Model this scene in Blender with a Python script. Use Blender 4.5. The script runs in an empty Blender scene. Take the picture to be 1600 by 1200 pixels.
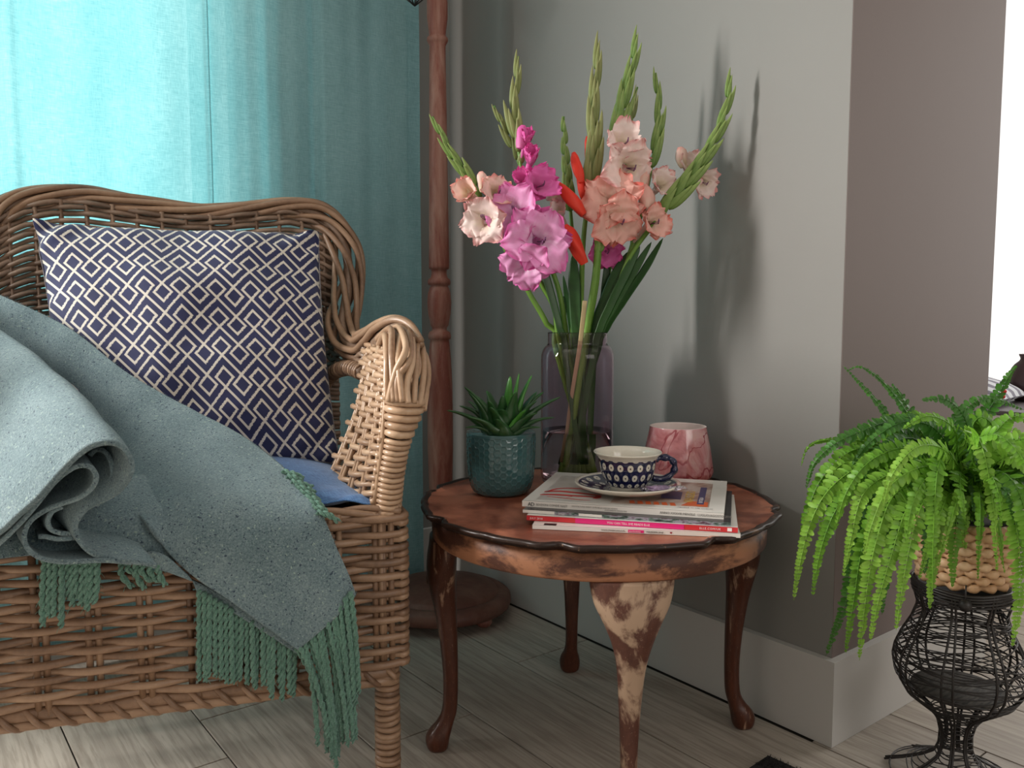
import bpy, math, random
from mathutils import Vector, Matrix, noise
random.seed(7)
sc = bpy.context.scene
C = sc.collection
PI = math.pi
# ------------------------------------------------------------------ camera, world, light
F_PX = 1275.0; CAM_H = 0.72; PITCH = math.atan(105 / 1275); YAW = math.radians(37.8)
cam_data = bpy.data.cameras.new('camera'); cam = bpy.data.objects.new('camera', cam_data); C.objects.link(cam)
cam_data.sensor_width = 36.0; cam_data.lens = F_PX / 1600 * 36.0; cam_data.clip_start = 0.02
cam.location = (0, 0, CAM_H); cam.rotation_euler = (PI / 2 - PITCH, 0, -YAW)
sc.camera = cam
sc.view_settings.view_transform = 'Standard'; sc.view_settings.look = 'None'
sc.view_settings.gamma = 1.0; sc.view_settings.use_curve_mapping = False
sc.view_settings.exposure = 0.0
sc.cycles.use_denoising = True
sc.cycles.max_bounces = 10; sc.cycles.transmission_bounces = 10; sc.cycles.transparent_max_bounces = 12
sc.cycles.sample_clamp_indirect = 6.0
world = bpy.data.worlds.new('daylight'); sc.world = world; world.use_nodes = True
bg = world.node_tree.nodes['Background']; bg.inputs['Color'].default_value = (1.0, 0.985, 0.96, 1); bg.inputs['Strength'].default_value = 1.15

def area(name, loc, aim, sx, sy, power, col):
    l = bpy.data.lights.new(name, 'AREA'); l.shape = 'RECTANGLE'; l.size = sx; l.size_y = sy; l.energy = power; l.color = col
    o = bpy.data.objects.new(name, l); C.objects.link(o); o.location = loc
    o.rotation_euler = (Vector(aim) - Vector(loc)).to_track_quat('-Z', 'Y').to_euler(); return o
WY = 1.87                                   # window wall plane
area('daylight_open_window', (-0.80, WY + 0.02, 1.25), (-0.62, 0.0, 1.05), 0.40, 0.85, 106, (1.0, 0.95, 0.90))
area('daylight_curtained_window', (0.33, WY + 0.17, 1.15), (0.40, 0.0, 1.05), 0.42, 1.2, 11, (1.0, 0.97, 0.94))
area('daylight_right_window', (3.26, 0.45, 1.25), (1.4, 0.2, 0.3), 1.5, 1.7, 18, (1.0, 0.96, 0.91))
area('rear_fill_light', (0.9, -2.35, 1.5), (0.9, 0.6, 0.5), 1.7, 1.5, 15, (1.0, 0.93, 0.86))  # added soft fill from behind the viewer, not a source in view

# ------------------------------------------------------------------ coordinates
_c, _s = math.cos(PITCH), math.sin(PITCH)
_d1 = (-math.sin(YAW), math.cos(YAW)); 
A_ = YAW
D1 = (-math.sin(A_), math.cos(A_)); D2 = (math.cos(A_), math.sin(A_))
def room(x, y, z=0.0):                      # camera-aligned ground coordinates -> room coordinates
    return Vector((x * D2[0] + y * D2[1], x * D1[0] + y * D1[1], z))
def ray(px, py):
    u = (px - 800) / F_PX; v = (py - 600) / F_PX
    return (u, _c - _s * v, -_s - _c * v)
def W(px, py, D):                           # the point seen at a pixel of the photograph, D metres ahead
    r = ray(px, py); t = D / r[1]; return room(r[0] * t, D, CAM_H + r[2] * t)
def Wz(px, py, z=0.0):                      # the same on a horizontal plane
    r = ray(px, py); t = (z - CAM_H) / r[2]; return room(r[0] * t, r[1] * t, z)

# ------------------------------------------------------------------ object helpers
ORG = {}
def meta(o, label=None, cat=None, group=None, kind=None):
    if label: o['label'] = label
    if cat: o['category'] = cat
    if group: o['group'] = group
    if kind: o['kind'] = kind
    return o
def thing(name, label, cat, origin, group=None):
    o = bpy.data.objects.new(name, None); C.objects.link(o); o.empty_display_size = 0.05
    o.location = origin; ORG[o] = Vector(origin); return meta(o, label, cat, group)
def link(name, me, mat, parent=None, origin=None):
    """verts of me are already relative to origin"""
    o = bpy.data.objects.new(name, me); C.objects.link(o)
    if mat is not None and not me.materials: me.materials.append(mat)
    if parent is not None:
        o.parent = parent; po = ORG[parent]
        origin = po if origin is None else Vector(origin); o.location = origin - po
    else:
        origin = Vector(origin or (0, 0, 0)); o.location = origin
    ORG[o] = origin; return o
class MB:
    def __init__(s): s.v = []; s.f = []; s.uv = {}; s.mi = {}
    def add(s, vs, fs, uvs=None, mi=0):
        b = len(s.v); s.v += [Vector(v) for v in vs]
        for f in fs:
            if mi: s.mi[len(s.f)] = mi
            s.f.append(tuple(i + b for i in f))
        if uvs:
            for i, q in enumerate(uvs): s.uv[b + i] = q
        return s
    def tube(s, pts, r, sides=6, cap=True, closed=False, flat=1.0, up=None, vlen=None):
        pts = [Vector(p) for p in pts]; n = len(pts)
        rr = [r] * n if not hasattr(r, '__len__') else list(r)
        vs = []; uvs = []; prev = None
        for i, p in enumerate(pts):
            if closed: t = pts[(i + 1) % n] - pts[i - 1]
            else: t = pts[min(i + 1, n - 1)] - pts[max(i - 1, 0)]
            if t.length < 1e-9: t = Vector((0, 0, 1))
            t.normalize()
            if prev is None:
                a = Vector(up) if up else (Vector((0, 0, 1)) if abs(t.z) < 0.9 else Vector((1, 0, 0)))
            else: a = Vector(up) if up else prev
            a = a - t * a.dot(t)
            if a.length < 1e-6: a = t.orthogonal()
            a.normalize(); b = t.cross(a); prev = a
            for k in range(sides):
                th = 2 * PI * k / sides
                vs.append(p + a * math.cos(th) * rr[i] + b * math.sin(th) * rr[i] * flat); uvs.append((k / sides, i / max(1, n - 1)))
        fs = []
        m = n if closed else n - 1
        for i in range(m):
            j = (i + 1) % n
            for k in range(sides):
                k2 = (k + 1) % sides
                fs.append((i * sides + k, i * sides + k2, j * sides + k2, j * sides + k))
        if cap and not closed:
            fs.append(tuple(range(sides - 1, -1, -1))); fs.append(tuple((n - 1) * sides + k for k in range(sides)))
        return s.add(vs, fs, uvs)
    def lathe(s, prof, c, n=48, cap=True, rfun=None, mi=0, xs=1.0):
        """prof: (r, z) list, bottom to top on the outside"""
        c = Vector(c); vs = []; uvs = []; L = len(prof)
        for j, (r, z) in enumerate(prof):
            for k in range(n):
                th = 2 * PI * k / n; q = r if rfun is None else rfun(r, z, th, j)
                vs.append(c + Vector((q * math.cos(th), q * math.sin(th), z))); uvs.append((k / n, j / (L - 1)))
        fs = [(j * n + k, j * n + (k + 1) % n, (j + 1) * n + (k + 1) % n, (j + 1) * n + k) for j in range(L - 1) for k in range(n)]
        if cap:
            if prof[0][0] > 1e-5: fs.append(tuple(range(n - 1, -1, -1)))
            if prof[-1][0] > 1e-5: fs.append(tuple((L - 1) * n + k for k in range(n)))
        return s.add(vs, fs, uvs, mi)
    def grid(s, g, wrapu=False, flip=False):
        """g[i][j] vectors"""
        n = len(g); m = len(g[0]); vs = [p for row in g for p in row]
        uvs = [(j / (m - 1), i / (n - 1)) for i in range(n) for j in range(m)]
        fs = []
        for i in range(n - 1):
            for j in range(m - 1):
                f = (i * m + j, i * m + j + 1, (i + 1) * m + j + 1, (i + 1) * m + j)
                fs.append(f[::-1] if flip else f)
        return s.add(vs, fs, uvs)
    def prism(s, poly, d):
        """poly: 3D polygon, extruded by vector d"""
        poly = [Vector(p) for p in poly]; n = len(poly); d = Vector(d)
        fs = [tuple(range(n))[::-1], tuple(range(n, 2 * n))] + [(k, (k + 1) % n, n + (k + 1) % n, n + k) for k in range(n)]
        return s.add(poly + [p + d for p in poly], fs)
    def box(s, lo, hi):
        x0, y0, z0 = lo; x1, y1, z1 = hi
        return s.prism([(x0, y0, z0), (x1, y0, z0), (x1, y1, z0), (x0, y1, z0)], (0, 0, z1 - z0))
    def rbox(s, lo, hi, b=0.001):
        """box with its four top edges chamfered"""
        x0, y0, z0 = lo; x1, y1, z1 = hi
        v = []
        for (i, z) in ((0, z0), (0, z1 - b), (b, z1)):
            v += [(x0 + i, y0 + i, z), (x1 - i, y0 + i, z), (x1 - i, y1 - i, z), (x0 + i, y1 - i, z)]
        f = [(3, 2, 1, 0), (8, 9, 10, 11)]
        for l in (0, 4):
            for k in range(4): f.append((l + k, l + (k + 1) % 4, l + 4 + (k + 1) % 4, l + 4 + k))
        return s.add(v, f)
    def me(s, origin=(0, 0, 0), smooth=True, name='m'):
        m = bpy.data.meshes.new(name); o = Vector(origin)
        m.from_pydata([v - o for v in s.v], [], s.f)
        if s.uv:
            l = m.uv_layers.new(name='UVMap')
            vi = [0] * len(m.loops); m.loops.foreach_get('vertex_index', vi)
            buf = []
            for i in vi: buf += list(s.uv.get(i, (0, 0)))
            l.data.foreach_set('uv', buf)
        if smooth: m.polygons.foreach_set('use_smooth', [True] * len(m.polygons))
        if s.mi:
            for i, q in s.mi.items(): m.polygons[i].material_index = q
        m.update(); return m
    def build(s, name, mat, parent=None, origin=None, smooth=True):
        if origin is None: origin = ORG[parent] if parent is not None else (0, 0, 0)
        return link(name, s.me(origin, smooth, name), mat, parent, origin)
def cr(pts, n):
    """Catmull-Rom resampling of a list of tuples to n+1 points (uniform in the control index)"""
    P = [tuple(p) for p in pts]; m = len(P); out = []
    for i in range(n + 1):
        t = i / n * (m - 1); k = min(int(t), m - 2); f = t - k
        p0 = P[max(k - 1, 0)]; p1 = P[k]; p2 = P[k + 1]; p3 = P[min(k + 2, m - 1)]
        out.append(tuple(0.5 * (2 * b + (c - a) * f + (2 * a - 5 * b + 4 * c - d) * f * f + (3 * b - a - 3 * c + d) * f ** 3) for a, b, c, d in zip(p0, p1, p2, p3)))
    return out
def wcr(pts, n): return [W(*p) for p in cr(pts, n)]      # pixel/depth control points -> smooth world path
def lerp(a, b, t): return a + (b - a) * t
def interp(tab, x):
    if x <= tab[0][0]: return tab[0][1]
    for (a, b), (c, d) in zip(tab, tab[1:]):
        if x <= c: return b + (d - b) * (x - a) / (c - a)
    return tab[-1][1]
def arc_lengths(pts):
    L = [0]
    for a, b in zip(pts, pts[1:]): L.append(L[-1] + (b - a).length)
    return L
def at_len(pts, L, s):
    for k in range(len(pts) - 1):
        if L[k + 1] >= s or k == len(pts) - 2:
            f = (s - L[k]) / max(1e-9, L[k + 1] - L[k]); return pts[k].lerp(pts[k + 1], f), (pts[k + 1] - pts[k]).normalized()

# ------------------------------------------------------------------ materials
class X:
    """tiny expression builder over shader math nodes"""
    nt = None
    def __init__(s, sock): s.s = sock
    @staticmethod
    def op(o, *a):
        n = X.nt.nodes.new('ShaderNodeMath'); n.operation = o
        for i, q in enumerate(a):
            if isinstance(q, X): X.nt.links.new(q.s, n.inputs[i])
            else: n.inputs[i].default_value = q
        return X(n.outputs[0])
    def __add__(s, o): return X.op('ADD', s, o)
    def __radd__(s, o): return X.op('ADD', s, o)
    def __sub__(s, o): return X.op('SUBTRACT', s, o)
    def __rsub__(s, o): return X.op('SUBTRACT', o, s)
    def __mul__(s, o): return X.op('MULTIPLY', s, o)
    def __rmul__(s, o): return X.op('MULTIPLY', s, o)
    def __truediv__(s, o): return X.op('DIVIDE', s, o)
    def __abs__(s): return X.op('ABSOLUTE', s)
def xmin(a, b): return X.op('MINIMUM', a, b)
def xmax(a, b): return X.op('MAXIMUM', a, b)
def xmod(a, b): return X.op('FLOORED_MODULO', a, b)
def xfloor(a): return X.op('FLOOR', a)
def xlt(a, b): return X.op('LESS_THAN', a, b)
def xsqrt(a): return X.op('SQRT', a)
def clampx(a):
    r = X.op('ADD', a, 0.0); r.s.node.use_clamp = True; return r
def srgb(r, g, b):
    f = lambda c: (c / 255 / 12.92) if c / 255 <= 0.04045 else ((c / 255 + 0.055) / 1.055) ** 2.4
    return (f(r), f(g), f(b), 1)
class Mat:
    def __init__(s, name, col=(0.5, 0.5, 0.5, 1), rough=0.5, **kw):
        s.m = bpy.data.materials.new(name); s.m.use_nodes = True; s.nt = s.m.node_tree; X.nt = s.nt
        s.b = s.nt.nodes['Principled BSDF']; s.out = s.nt.nodes['Material Output']
        s.b.inputs['Base Color'].default_value = col; s.b.inputs['Roughness'].default_value = rough
        for k, v in kw.items(): s.b.inputs[k.replace('_', ' ')].default_value = v
    def n(s, t, **kw):
        nd = s.nt.nodes.new(t)
        for k, v in kw.items(): setattr(nd, k, v)
        return nd
    def l(s, a, b): s.nt.links.new(a.s if isinstance(a, X) else a, b)
    def coord(s, which='Object'):
        return s.n('ShaderNodeTexCoord').outputs[which]
    def mapped(s, which='Object', scale=(1, 1, 1), rot=(0, 0, 0), loc=(0, 0, 0)):
        mp = s.n('ShaderNodeMapping'); s.l(s.coord(which), mp.inputs['Vector'])
        mp.inputs['Scale'].default_value = scale; mp.inputs['Rotation'].default_value = rot; mp.inputs['Location'].default_value = loc
        return mp.outputs[0]
    def noise(s, vec, scale, detail=4, rough=0.55, dist=0.0):
        nd = s.n('ShaderNodeTexNoise'); s.l(vec, nd.inputs['Vector'])
        nd.inputs['Scale'].default_value = scale; nd.inputs['Detail'].default_value = detail
        nd.inputs['Roughness'].default_value = rough; nd.inputs['Distortion'].default_value = dist
        return nd.outputs['Fac']
    def ramp(s, fac, stops, interp='LINEAR'):
        nd = s.n('ShaderNodeValToRGB'); nd.color_ramp.interpolation = interp; s.l(fac, nd.inputs[0]); e = nd.color_ramp.elements
        while len(e) < len(stops): e.new(0.5)
        for q, (p, c) in zip(e, stops): q.position = p; q.color = c if len(c) == 4 else (*c, 1)
        return nd.outputs[0]
    def mix(s, fac, a, b, mode='MIX'):
        nd = s.n('ShaderNodeMix', data_type='RGBA', blend_type=mode)
        for sock, q in ((nd.inputs[0], fac), (nd.inputs[6], a), (nd.inputs[7], b)):
            if isinstance(q, (X, bpy.types.NodeSocket)): s.l(q, sock)
            else: sock.default_value = q
        return nd.outputs[2]
    def color(s, q): s.l(q, s.b.inputs['Base Color']); return s
    def bump(s, h, strength=0.3, dist=0.002):
        nd = s.n('ShaderNodeBump'); s.l(h, nd.inputs['Height']); nd.inputs['Strength'].default_value = strength
        nd.inputs['Distance'].default_value = dist; s.l(nd.outputs[0], s.b.inputs['Normal']); return s
    def sep(s, sock):
        nd = s.n('ShaderNodeSeparateXYZ'); s.l(sock, nd.inputs[0]); return [X(o) for o in nd.outputs]
    def rnd(s): return s.n('ShaderNodeObjectInfo').outputs['Random']

def wall_paint(name, col):
    m = Mat(name, col, 0.62); v = m.mapped('Object'); n1 = m.noise(v, 260, 2); m.bump(n1, 0.12, 0.0006)
    n2 = m.noise(v, 2.5, 3); m.color(m.mix(n2, tuple(c * 0.94 for c in col[:3]) + (1,), tuple(min(1, c * 1.06) for c in col[:3]) + (1,))); return m.m
M_WALL = wall_paint('grey_wall_paint', (0.230, 0.226, 0.214, 1))
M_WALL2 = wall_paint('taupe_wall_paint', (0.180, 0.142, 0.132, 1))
M_WALLP = wall_paint('pale_wall_paint', (0.42, 0.39, 0.36, 1))
M_CEIL = wall_paint('white_ceiling_paint', (0.62, 0.60, 0.58, 1))
def _white():
    m = Mat('white_board_paint', (0.52, 0.51, 0.49, 1), 0.45); v = m.mapped('Object')
    sp = m.noise(v, 45, 2, 0.5); d = m.ramp(sp, [(0.0, (0.1, 0.09, 0.08, 1)), (0.235, (0.1, 0.09, 0.08, 1)), (0.25, (0.52, 0.51, 0.49, 1))]); m.color(d); return m.m
M_BOARD = _white()
M_FRAME = Mat('white_window_frame', (0.7, 0.7, 0.7, 1), 0.4).m
def _plank():
    m = Mat('whitewashed_oak', rough=0.5); r = m.rnd()
    cb = m.n('ShaderNodeCombineXYZ'); m.l((X(r) * 37.0), cb.inputs[0]); m.l((X(r) * 11.0), cb.inputs[1])
    ad = m.n('ShaderNodeVectorMath', operation='ADD'); m.l(m.mapped('Object', (9, 0.9, 1)), ad.inputs[0]); m.l(cb.outputs[0], ad.inputs[1])
    g1 = m.noise(ad.outputs[0], 3.0, 6, 0.6, 1.2); wv = m.n('ShaderNodeTexWave', wave_type='BANDS', bands_direction='X'); m.l(ad.outputs[0], wv.inputs['Vector'])
    wv.inputs['Scale'].default_value = 1.6; wv.inputs['Distortion'].default_value = 9; wv.inputs['Detail'].default_value = 3; wv.inputs['Detail Scale'].default_value = 1.2
    ad2 = m.n('ShaderNodeVectorMath', operation='ADD'); m.l(m.mapped('Object', (120, 6, 1)), ad2.inputs[0]); m.l(cb.outputs[0], ad2.inputs[1])
    fine = m.noise(ad2.outputs[0], 1.5, 4, 0.6)
    base = m.ramp(g1, [(0.3, (0.30, 0.26, 0.22, 1)), (0.55, (0.42, 0.375, 0.32, 1)), (0.75, (0.49, 0.445, 0.39, 1))])
    c2 = m.mix(m.ramp(wv.outputs['Fac'], [(0.0, (0.35, 0.35, 0.35, 1)), (0.25, (0, 0, 0, 1))]), base, (0.22, 0.185, 0.15, 1))
    c3 = m.mix(m.ramp(fine, [(0.38, (0.4, 0.4, 0.4, 1)), (0.5, (0, 0, 0, 1))]), c2, (0.20, 0.165, 0.13, 1))
    kn = m.noise(ad.outputs[0], 1.3, 2, 0.4); c4 = m.mix(m.ramp(kn, [(0.24, (0.7, 0.7, 0.7, 1)), (0.32, (0, 0, 0, 1))]), c3, (0.14, 0.11, 0.085, 1))
    hv = m.n('ShaderNodeHueSaturation'); m.l(c4, hv.inputs['Color']); m.l(X(r) * 0.22 + 0.9, hv.inputs['Value']); m.color(hv.outputs[0]); m.bump(fine, 0.25, 0.001); return m.m
M_PLANK = _plank()
M_JOINT = Mat('dark_joint', (0.035, 0.03, 0.026, 1), 0.9).m
def _curtain():
    m = Mat('teal_linen', rough=0.85); v = m.mapped('Object', (1, 1, 1)); nt = m.nt
    a = m.noise(m.mapped('Object', (900, 900, 60)), 1.0, 2, 0.6); b = m.noise(m.mapped('Object', (60, 60, 900)), 1.0, 2, 0.6); big = m.noise(m.mapped('Object', (9, 9, 3)), 1.0, 5, 0.6)
    slub = m.noise(m.mapped('Object', (30, 30, 420)), 1.0, 3, 0.7)
    fac = (X(a) + X(b) + X(big) * 0.9 + X(slub) * 0.8) / 3.7
    col = m.ramp(fac.s, [(0.38, (0.25, 0.47, 0.51, 1)), (0.5, (0.33, 0.60, 0.65, 1)), (0.62, (0.42, 0.70, 0.75, 1))])
    m.color(col); m.bump(fac.s, 0.35, 0.001)
    tr = m.n('ShaderNodeBsdfTranslucent'); tc = m.ramp(fac.s, [(0.38, (0.09, 0.40, 0.45, 1)), (0.5, (0.16, 0.52, 0.56, 1)), (0.62, (0.32, 0.68, 0.70, 1))]); m.l(tc, tr.inputs['Color'])
    mx = m.n('ShaderNodeMixShader'); mx.inputs[0].default_value = 0.30; m.l(m.b.outputs[0], mx.inputs[1]); m.l(tr.outputs[0], mx.inputs[2])
    tp = m.n('ShaderNodeBsdfTransparent'); tp.inputs[0].default_value = (0.75, 0.95, 0.95, 1); m2 = m.n('ShaderNodeMixShader'); m2.inputs[0].default_value = 0.07; m.l(mx.outputs[0], m2.inputs[1]); m.l(tp.outputs[0], m2.inputs[2]); m.l(m2.outputs[0], m.out.inputs[0]); return m.m
M_CURTAIN = _curtain()
def _wicker(name, cols, rough=0.42):
    m = Mat(name, rough=rough); v = m.mapped('Object', (1, 1, 1)); r = m.rnd()
    ad = m.n('ShaderNodeVectorMath', operation='ADD'); m.l(v, ad.inputs[0]); cb = m.n('ShaderNodeCombineXYZ'); m.l(X(r) * 20.0, cb.inputs[0]); m.l(cb.outputs[0], ad.inputs[1])
    n1 = m.noise(ad.outputs[0], 9, 4, 0.6); n2 = m.noise(ad.outputs[0], 140, 3, 0.6)
    f = X(n1) * 0.65 + X(n2) * 0.2 + X(r) * 0.22
    m.color(m.ramp(f.s, [(0.28, cols[0]), (0.5, cols[1]), (0.75, cols[2])])); m.bump(n2, 0.35, 0.0008); return m.m
M_WICKER = _wicker('shade_darkened_rattan', ((0.10, 0.055, 0.033, 1), (0.235, 0.138, 0.083, 1), (0.38, 0.245, 0.155, 1)))  # darker brown: the shade on the front panel is mixed into the colour
M_WICKER_L = _wicker('lit_rattan', ((0.24, 0.14, 0.085, 1), (0.46, 0.30, 0.19, 1), (0.60, 0.42, 0.28, 1)), 0.33)  # paler copy of the rattan, light falling on the arm painted in
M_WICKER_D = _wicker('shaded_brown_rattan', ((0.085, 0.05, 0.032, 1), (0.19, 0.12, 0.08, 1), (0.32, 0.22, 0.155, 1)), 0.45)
def _wool(name, cols, sc_=1.0, speck=True):
    m = Mat(name, rough=0.95, Sheen_Weight=0.45, Sheen_Roughness=0.45); m.b.inputs['Sheen Tint'].default_value = (0.75, 0.9, 0.95, 1)
    v = m.mapped('Object'); n1 = m.noise(v, 420 * sc_, 3, 0.7); n2 = m.noise(v, 14, 3, 0.6); n3 = m.noise(m.mapped('Object', (1, 1, 1), loc=(3, 7, 2)), 300 * sc_, 1, 0.5)
    f = X(n1) * 0.7 + X(n2) * 0.3
    c = m.ramp(f.s, [(0.36, cols[0]), (0.5, cols[1]), (0.64, cols[2])])
    if speck:
        c = m.mix(m.ramp(n3, [(0.30, (1, 1, 1, 1)), (0.345, (0, 0, 0, 1))]), c, (0.02, 0.045, 0.085, 1))
        n4 = m.noise(m.mapped('Object', loc=(11, 1, 5)), 260 * sc_, 1, 0.5); c = m.mix(m.ramp(n4, [(0.67, (0, 0, 0, 1)), (0.72, (1, 1, 1, 1))]), c, (0.36, 0.48, 0.44, 1))
    m.color(c); m.bump((X(n1) * 0.7 + X(m.noise(v, 900, 2, 0.8)) * 0.5).s, 1.0, 0.004); return m.m
M_WOOL = _wool('speckled_blue_green_wool', ((0.090, 0.160, 0.182, 1), (0.175, 0.262, 0.290, 1), (0.30, 0.40, 0.425, 1)))
M_TASSEL = _wool('green_wool_yarn', ((0.07, 0.19, 0.135, 1), (0.125, 0.29, 0.21, 1), (0.21, 0.42, 0.31, 1)), 1.2, False)
def _cushion():
    m = Mat('navy_diamond_cotton', rough=0.8, Sheen_Weight=0.2); uv = m.sep(m.coord('UV'))
    wob = X(m.noise(m.mapped('Object'), 420, 2)) - 0.5
    x = uv[0] * 16.2 + wob * 0.10; v = (1.0 - uv[1]) * 13.2 + wob * 0.10; Pd = 1.62
    xm = xmod(x + 1.0, 2.0) - 1.0                      # -1..1
    tri = abs(xm)
    def near(a, p): return abs(xmod(a + p / 2, p) - p / 2)
    zig = near(v - tri, Pd)
    dm2 = abs(abs(xm) + near(v + 0.5, Pd) - 0.5)
    x1 = 1.0 - abs(xm)
    dm1 = abs(x1 + near(v - 1.5, Pd) - 0.5)
    d = xmin(zig, xmin(dm1, dm2)); f = clampx((0.108 - d) / 0.03)
    weave = m.noise(m.mapped('Object'), 900, 2)
    navy = m.mix(m.noise(m.mapped('Object'), 35, 3), (0.012, 0.015, 0.060, 1), (0.026, 0.034, 0.125, 1))
    m.color(m.mix(f, navy, (0.72, 0.68, 0.61, 1))); m.bump((f * 0.7 + X(weave) * 0.5).s, 0.45, 0.001); return m.m
M_CUSH = _cushion()
def _denim():
    m = Mat('blue_linen', rough=0.85, Sheen_Weight=0.2); a = m.noise(m.mapped('Object', (900, 90, 90)), 1, 3); b = m.noise(m.mapped('Object', (90, 900, 90)), 1, 3)
    f = (X(a) + X(b)) * 0.5; m.color(m.ramp(f.s, [(0.38, (0.025, 0.085, 0.24, 1)), (0.5, (0.05, 0.15, 0.36, 1)), (0.62, (0.10, 0.24, 0.48, 1))])); m.bump(f.s, 0.4, 0.001); return m.m
M_DENIM = _denim()
def _wood(name, dark, mid, worn, lo, hi, scale=(1, 1, 1), rough=0.42, nsc=9):
    m = Mat(name, rough=rough, Specular_IOR_Level=0.35); v = m.mapped('Object', scale)
    g = m.noise(m.mapped('Object', tuple(s * 30 for s in scale)), 1.5, 5, 0.65, 0.6); w = m.noise(v, nsc, 6, 0.62, 0.4)
    base = m.mix(g, dark, mid); mask = m.ramp(w, [(lo, (0, 0, 0, 1)), (hi, (1, 1, 1, 1))])
    sp = m.noise(v, 160, 3, 0.7); base2 = m.mix(m.ramp(sp, [(0.64, (0, 0, 0, 1)), (0.7, (0.5, 0.5, 0.5, 1))]), base, worn)
    m.color(m.mix(mask, base2, worn)); m.bump(g, 0.25, 0.0008); return m.m
M_TOP = _wood('worn_red_brown_varnish', (0.10, 0.025, 0.014, 1), (0.25, 0.070, 0.038, 1), (0.42, 0.155, 0.09, 1), 0.38, 0.60, rough=0.36, nsc=11)
M_EDGE = _wood('dark_moulding_varnish', (0.012, 0.006, 0.005, 1), (0.035, 0.016, 0.011, 1), (0.30, 0.17, 0.10, 1), 0.60, 0.72, rough=0.35, nsc=25)
M_APRON = _wood('rubbed_apron_wood', (0.055, 0.02, 0.014, 1), (0.105, 0.042, 0.026, 1), (0.36, 0.16, 0.085, 1), 0.44, 0.54, (1, 1, 2.2), 0.5, 9)
M_LEG = _wood('dark_mahogany_leg', (0.030, 0.010, 0.007, 1), (0.115, 0.036, 0.018, 1), (0.33, 0.20, 0.13, 1), 0.60, 0.66, (3.5, 3.5, 0.7), 0.3, 10)
M_LEG2 = _wood('stripped_pale_leg', (0.05, 0.02, 0.015, 1), (0.15, 0.06, 0.04, 1), (0.42, 0.29, 0.20, 1), 0.47, 0.55, (2.2, 2.2, 1.3), 0.45, 8)
M_LAMP = _wood('chalky_red_lamp_wood', (0.15, 0.040, 0.028, 1), (0.26, 0.080, 0.055, 1), (0.38, 0.22, 0.17, 1), 0.44, 0.74, (3.5, 3.5, 0.6), 0.5, 8)
M_LAMPB = _wood('chalky_brown_lamp_base', (0.085, 0.032, 0.024, 1), (0.15, 0.062, 0.044, 1), (0.22, 0.12, 0.088, 1), 0.42, 0.80, (1.5, 1.5, 1.5), 0.5, 9)
M_BLACK = Mat('black_wire', (0.018, 0.015, 0.014, 1), 0.45).m
M_BLACKF = Mat('black_pile', (0.008, 0.007, 0.007, 1), 0.95).m

# ------------------------------------------------------------------ the room
XW = 1.24; YR = 0.722; XE = 1.80; ZC = 2.45
def slab(name, lo, hi, mat, kind='structure'):
    return meta(MB().box(lo, hi).build(name, mat, None, lo, smooth=False), kind=kind)
slab('wall_right', (XW, YR + 0.0, 0), (XW + 0.12, WY + 0.2, ZC), M_WALL)
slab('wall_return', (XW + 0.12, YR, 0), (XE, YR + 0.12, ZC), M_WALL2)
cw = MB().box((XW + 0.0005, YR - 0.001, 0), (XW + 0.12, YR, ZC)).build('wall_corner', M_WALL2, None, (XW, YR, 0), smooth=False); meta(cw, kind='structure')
# window wall with its wide opening
wx1 = W(372, 400, 1.84).x
X_OPEN = (-1.02, wx1); Z_OPEN = (0.40, 2.15)
def wall_with_hole(name, x0, x1, y0, y1, hx0, hx1, hz0, hz1, mat):
    b = MB()
    b.box((x0, y0, 0), (hx0, y1, ZC)); b.box((hx1, y0, 0), (x1, y1, ZC)); b.box((hx0, y0, 0), (hx1, y1, hz0)); b.box((hx0, y0, hz1), (hx1, y1, ZC))
    return meta(b.build(name, mat, None, (x0, y0, 0), smooth=False), kind='structure')
wall_with_hole('wall_back', -2.4, XW, WY, WY + 0.2, X_OPEN[0], X_OPEN[1], Z_OPEN[0], Z_OPEN[1], M_WALL)
def window(name, x0, x1, z0, z1, y, bars, fr=0.05):
    w = MB().box((x0, y, z0), (x0 + fr, y + 0.05, z1)).box((x1 - fr, y, z0), (x1, y + 0.05, z1)).box((x0 + fr, y, z0), (x1 - fr, y + 0.05, z0 + fr)).box((x0 + fr, y, z1 - fr), (x1 - fr, y + 0.05, z1)).build(name, M_FRAME, None, (x0, y, z0), smooth=False)
    meta(w, kind='structure')
    xs = [x0 + fr] + [q for q in bars] + [x1 - fr]
    for q in bars: MB().box((q - 0.02, y, z0 + fr), (q + 0.02, y + 0.05, z1 - fr)).build('mullion', M_FRAME, w, (q, y, z0), smooth=False)
    return w
window('window_1', X_OPEN[0], X_OPEN[1], Z_OPEN[0], Z_OPEN[1], WY + 0.11, (-0.42,))
slab('wall_left', (-2.4, -2.5, 0), (-2.28, WY, ZC), M_WALLP)
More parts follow.
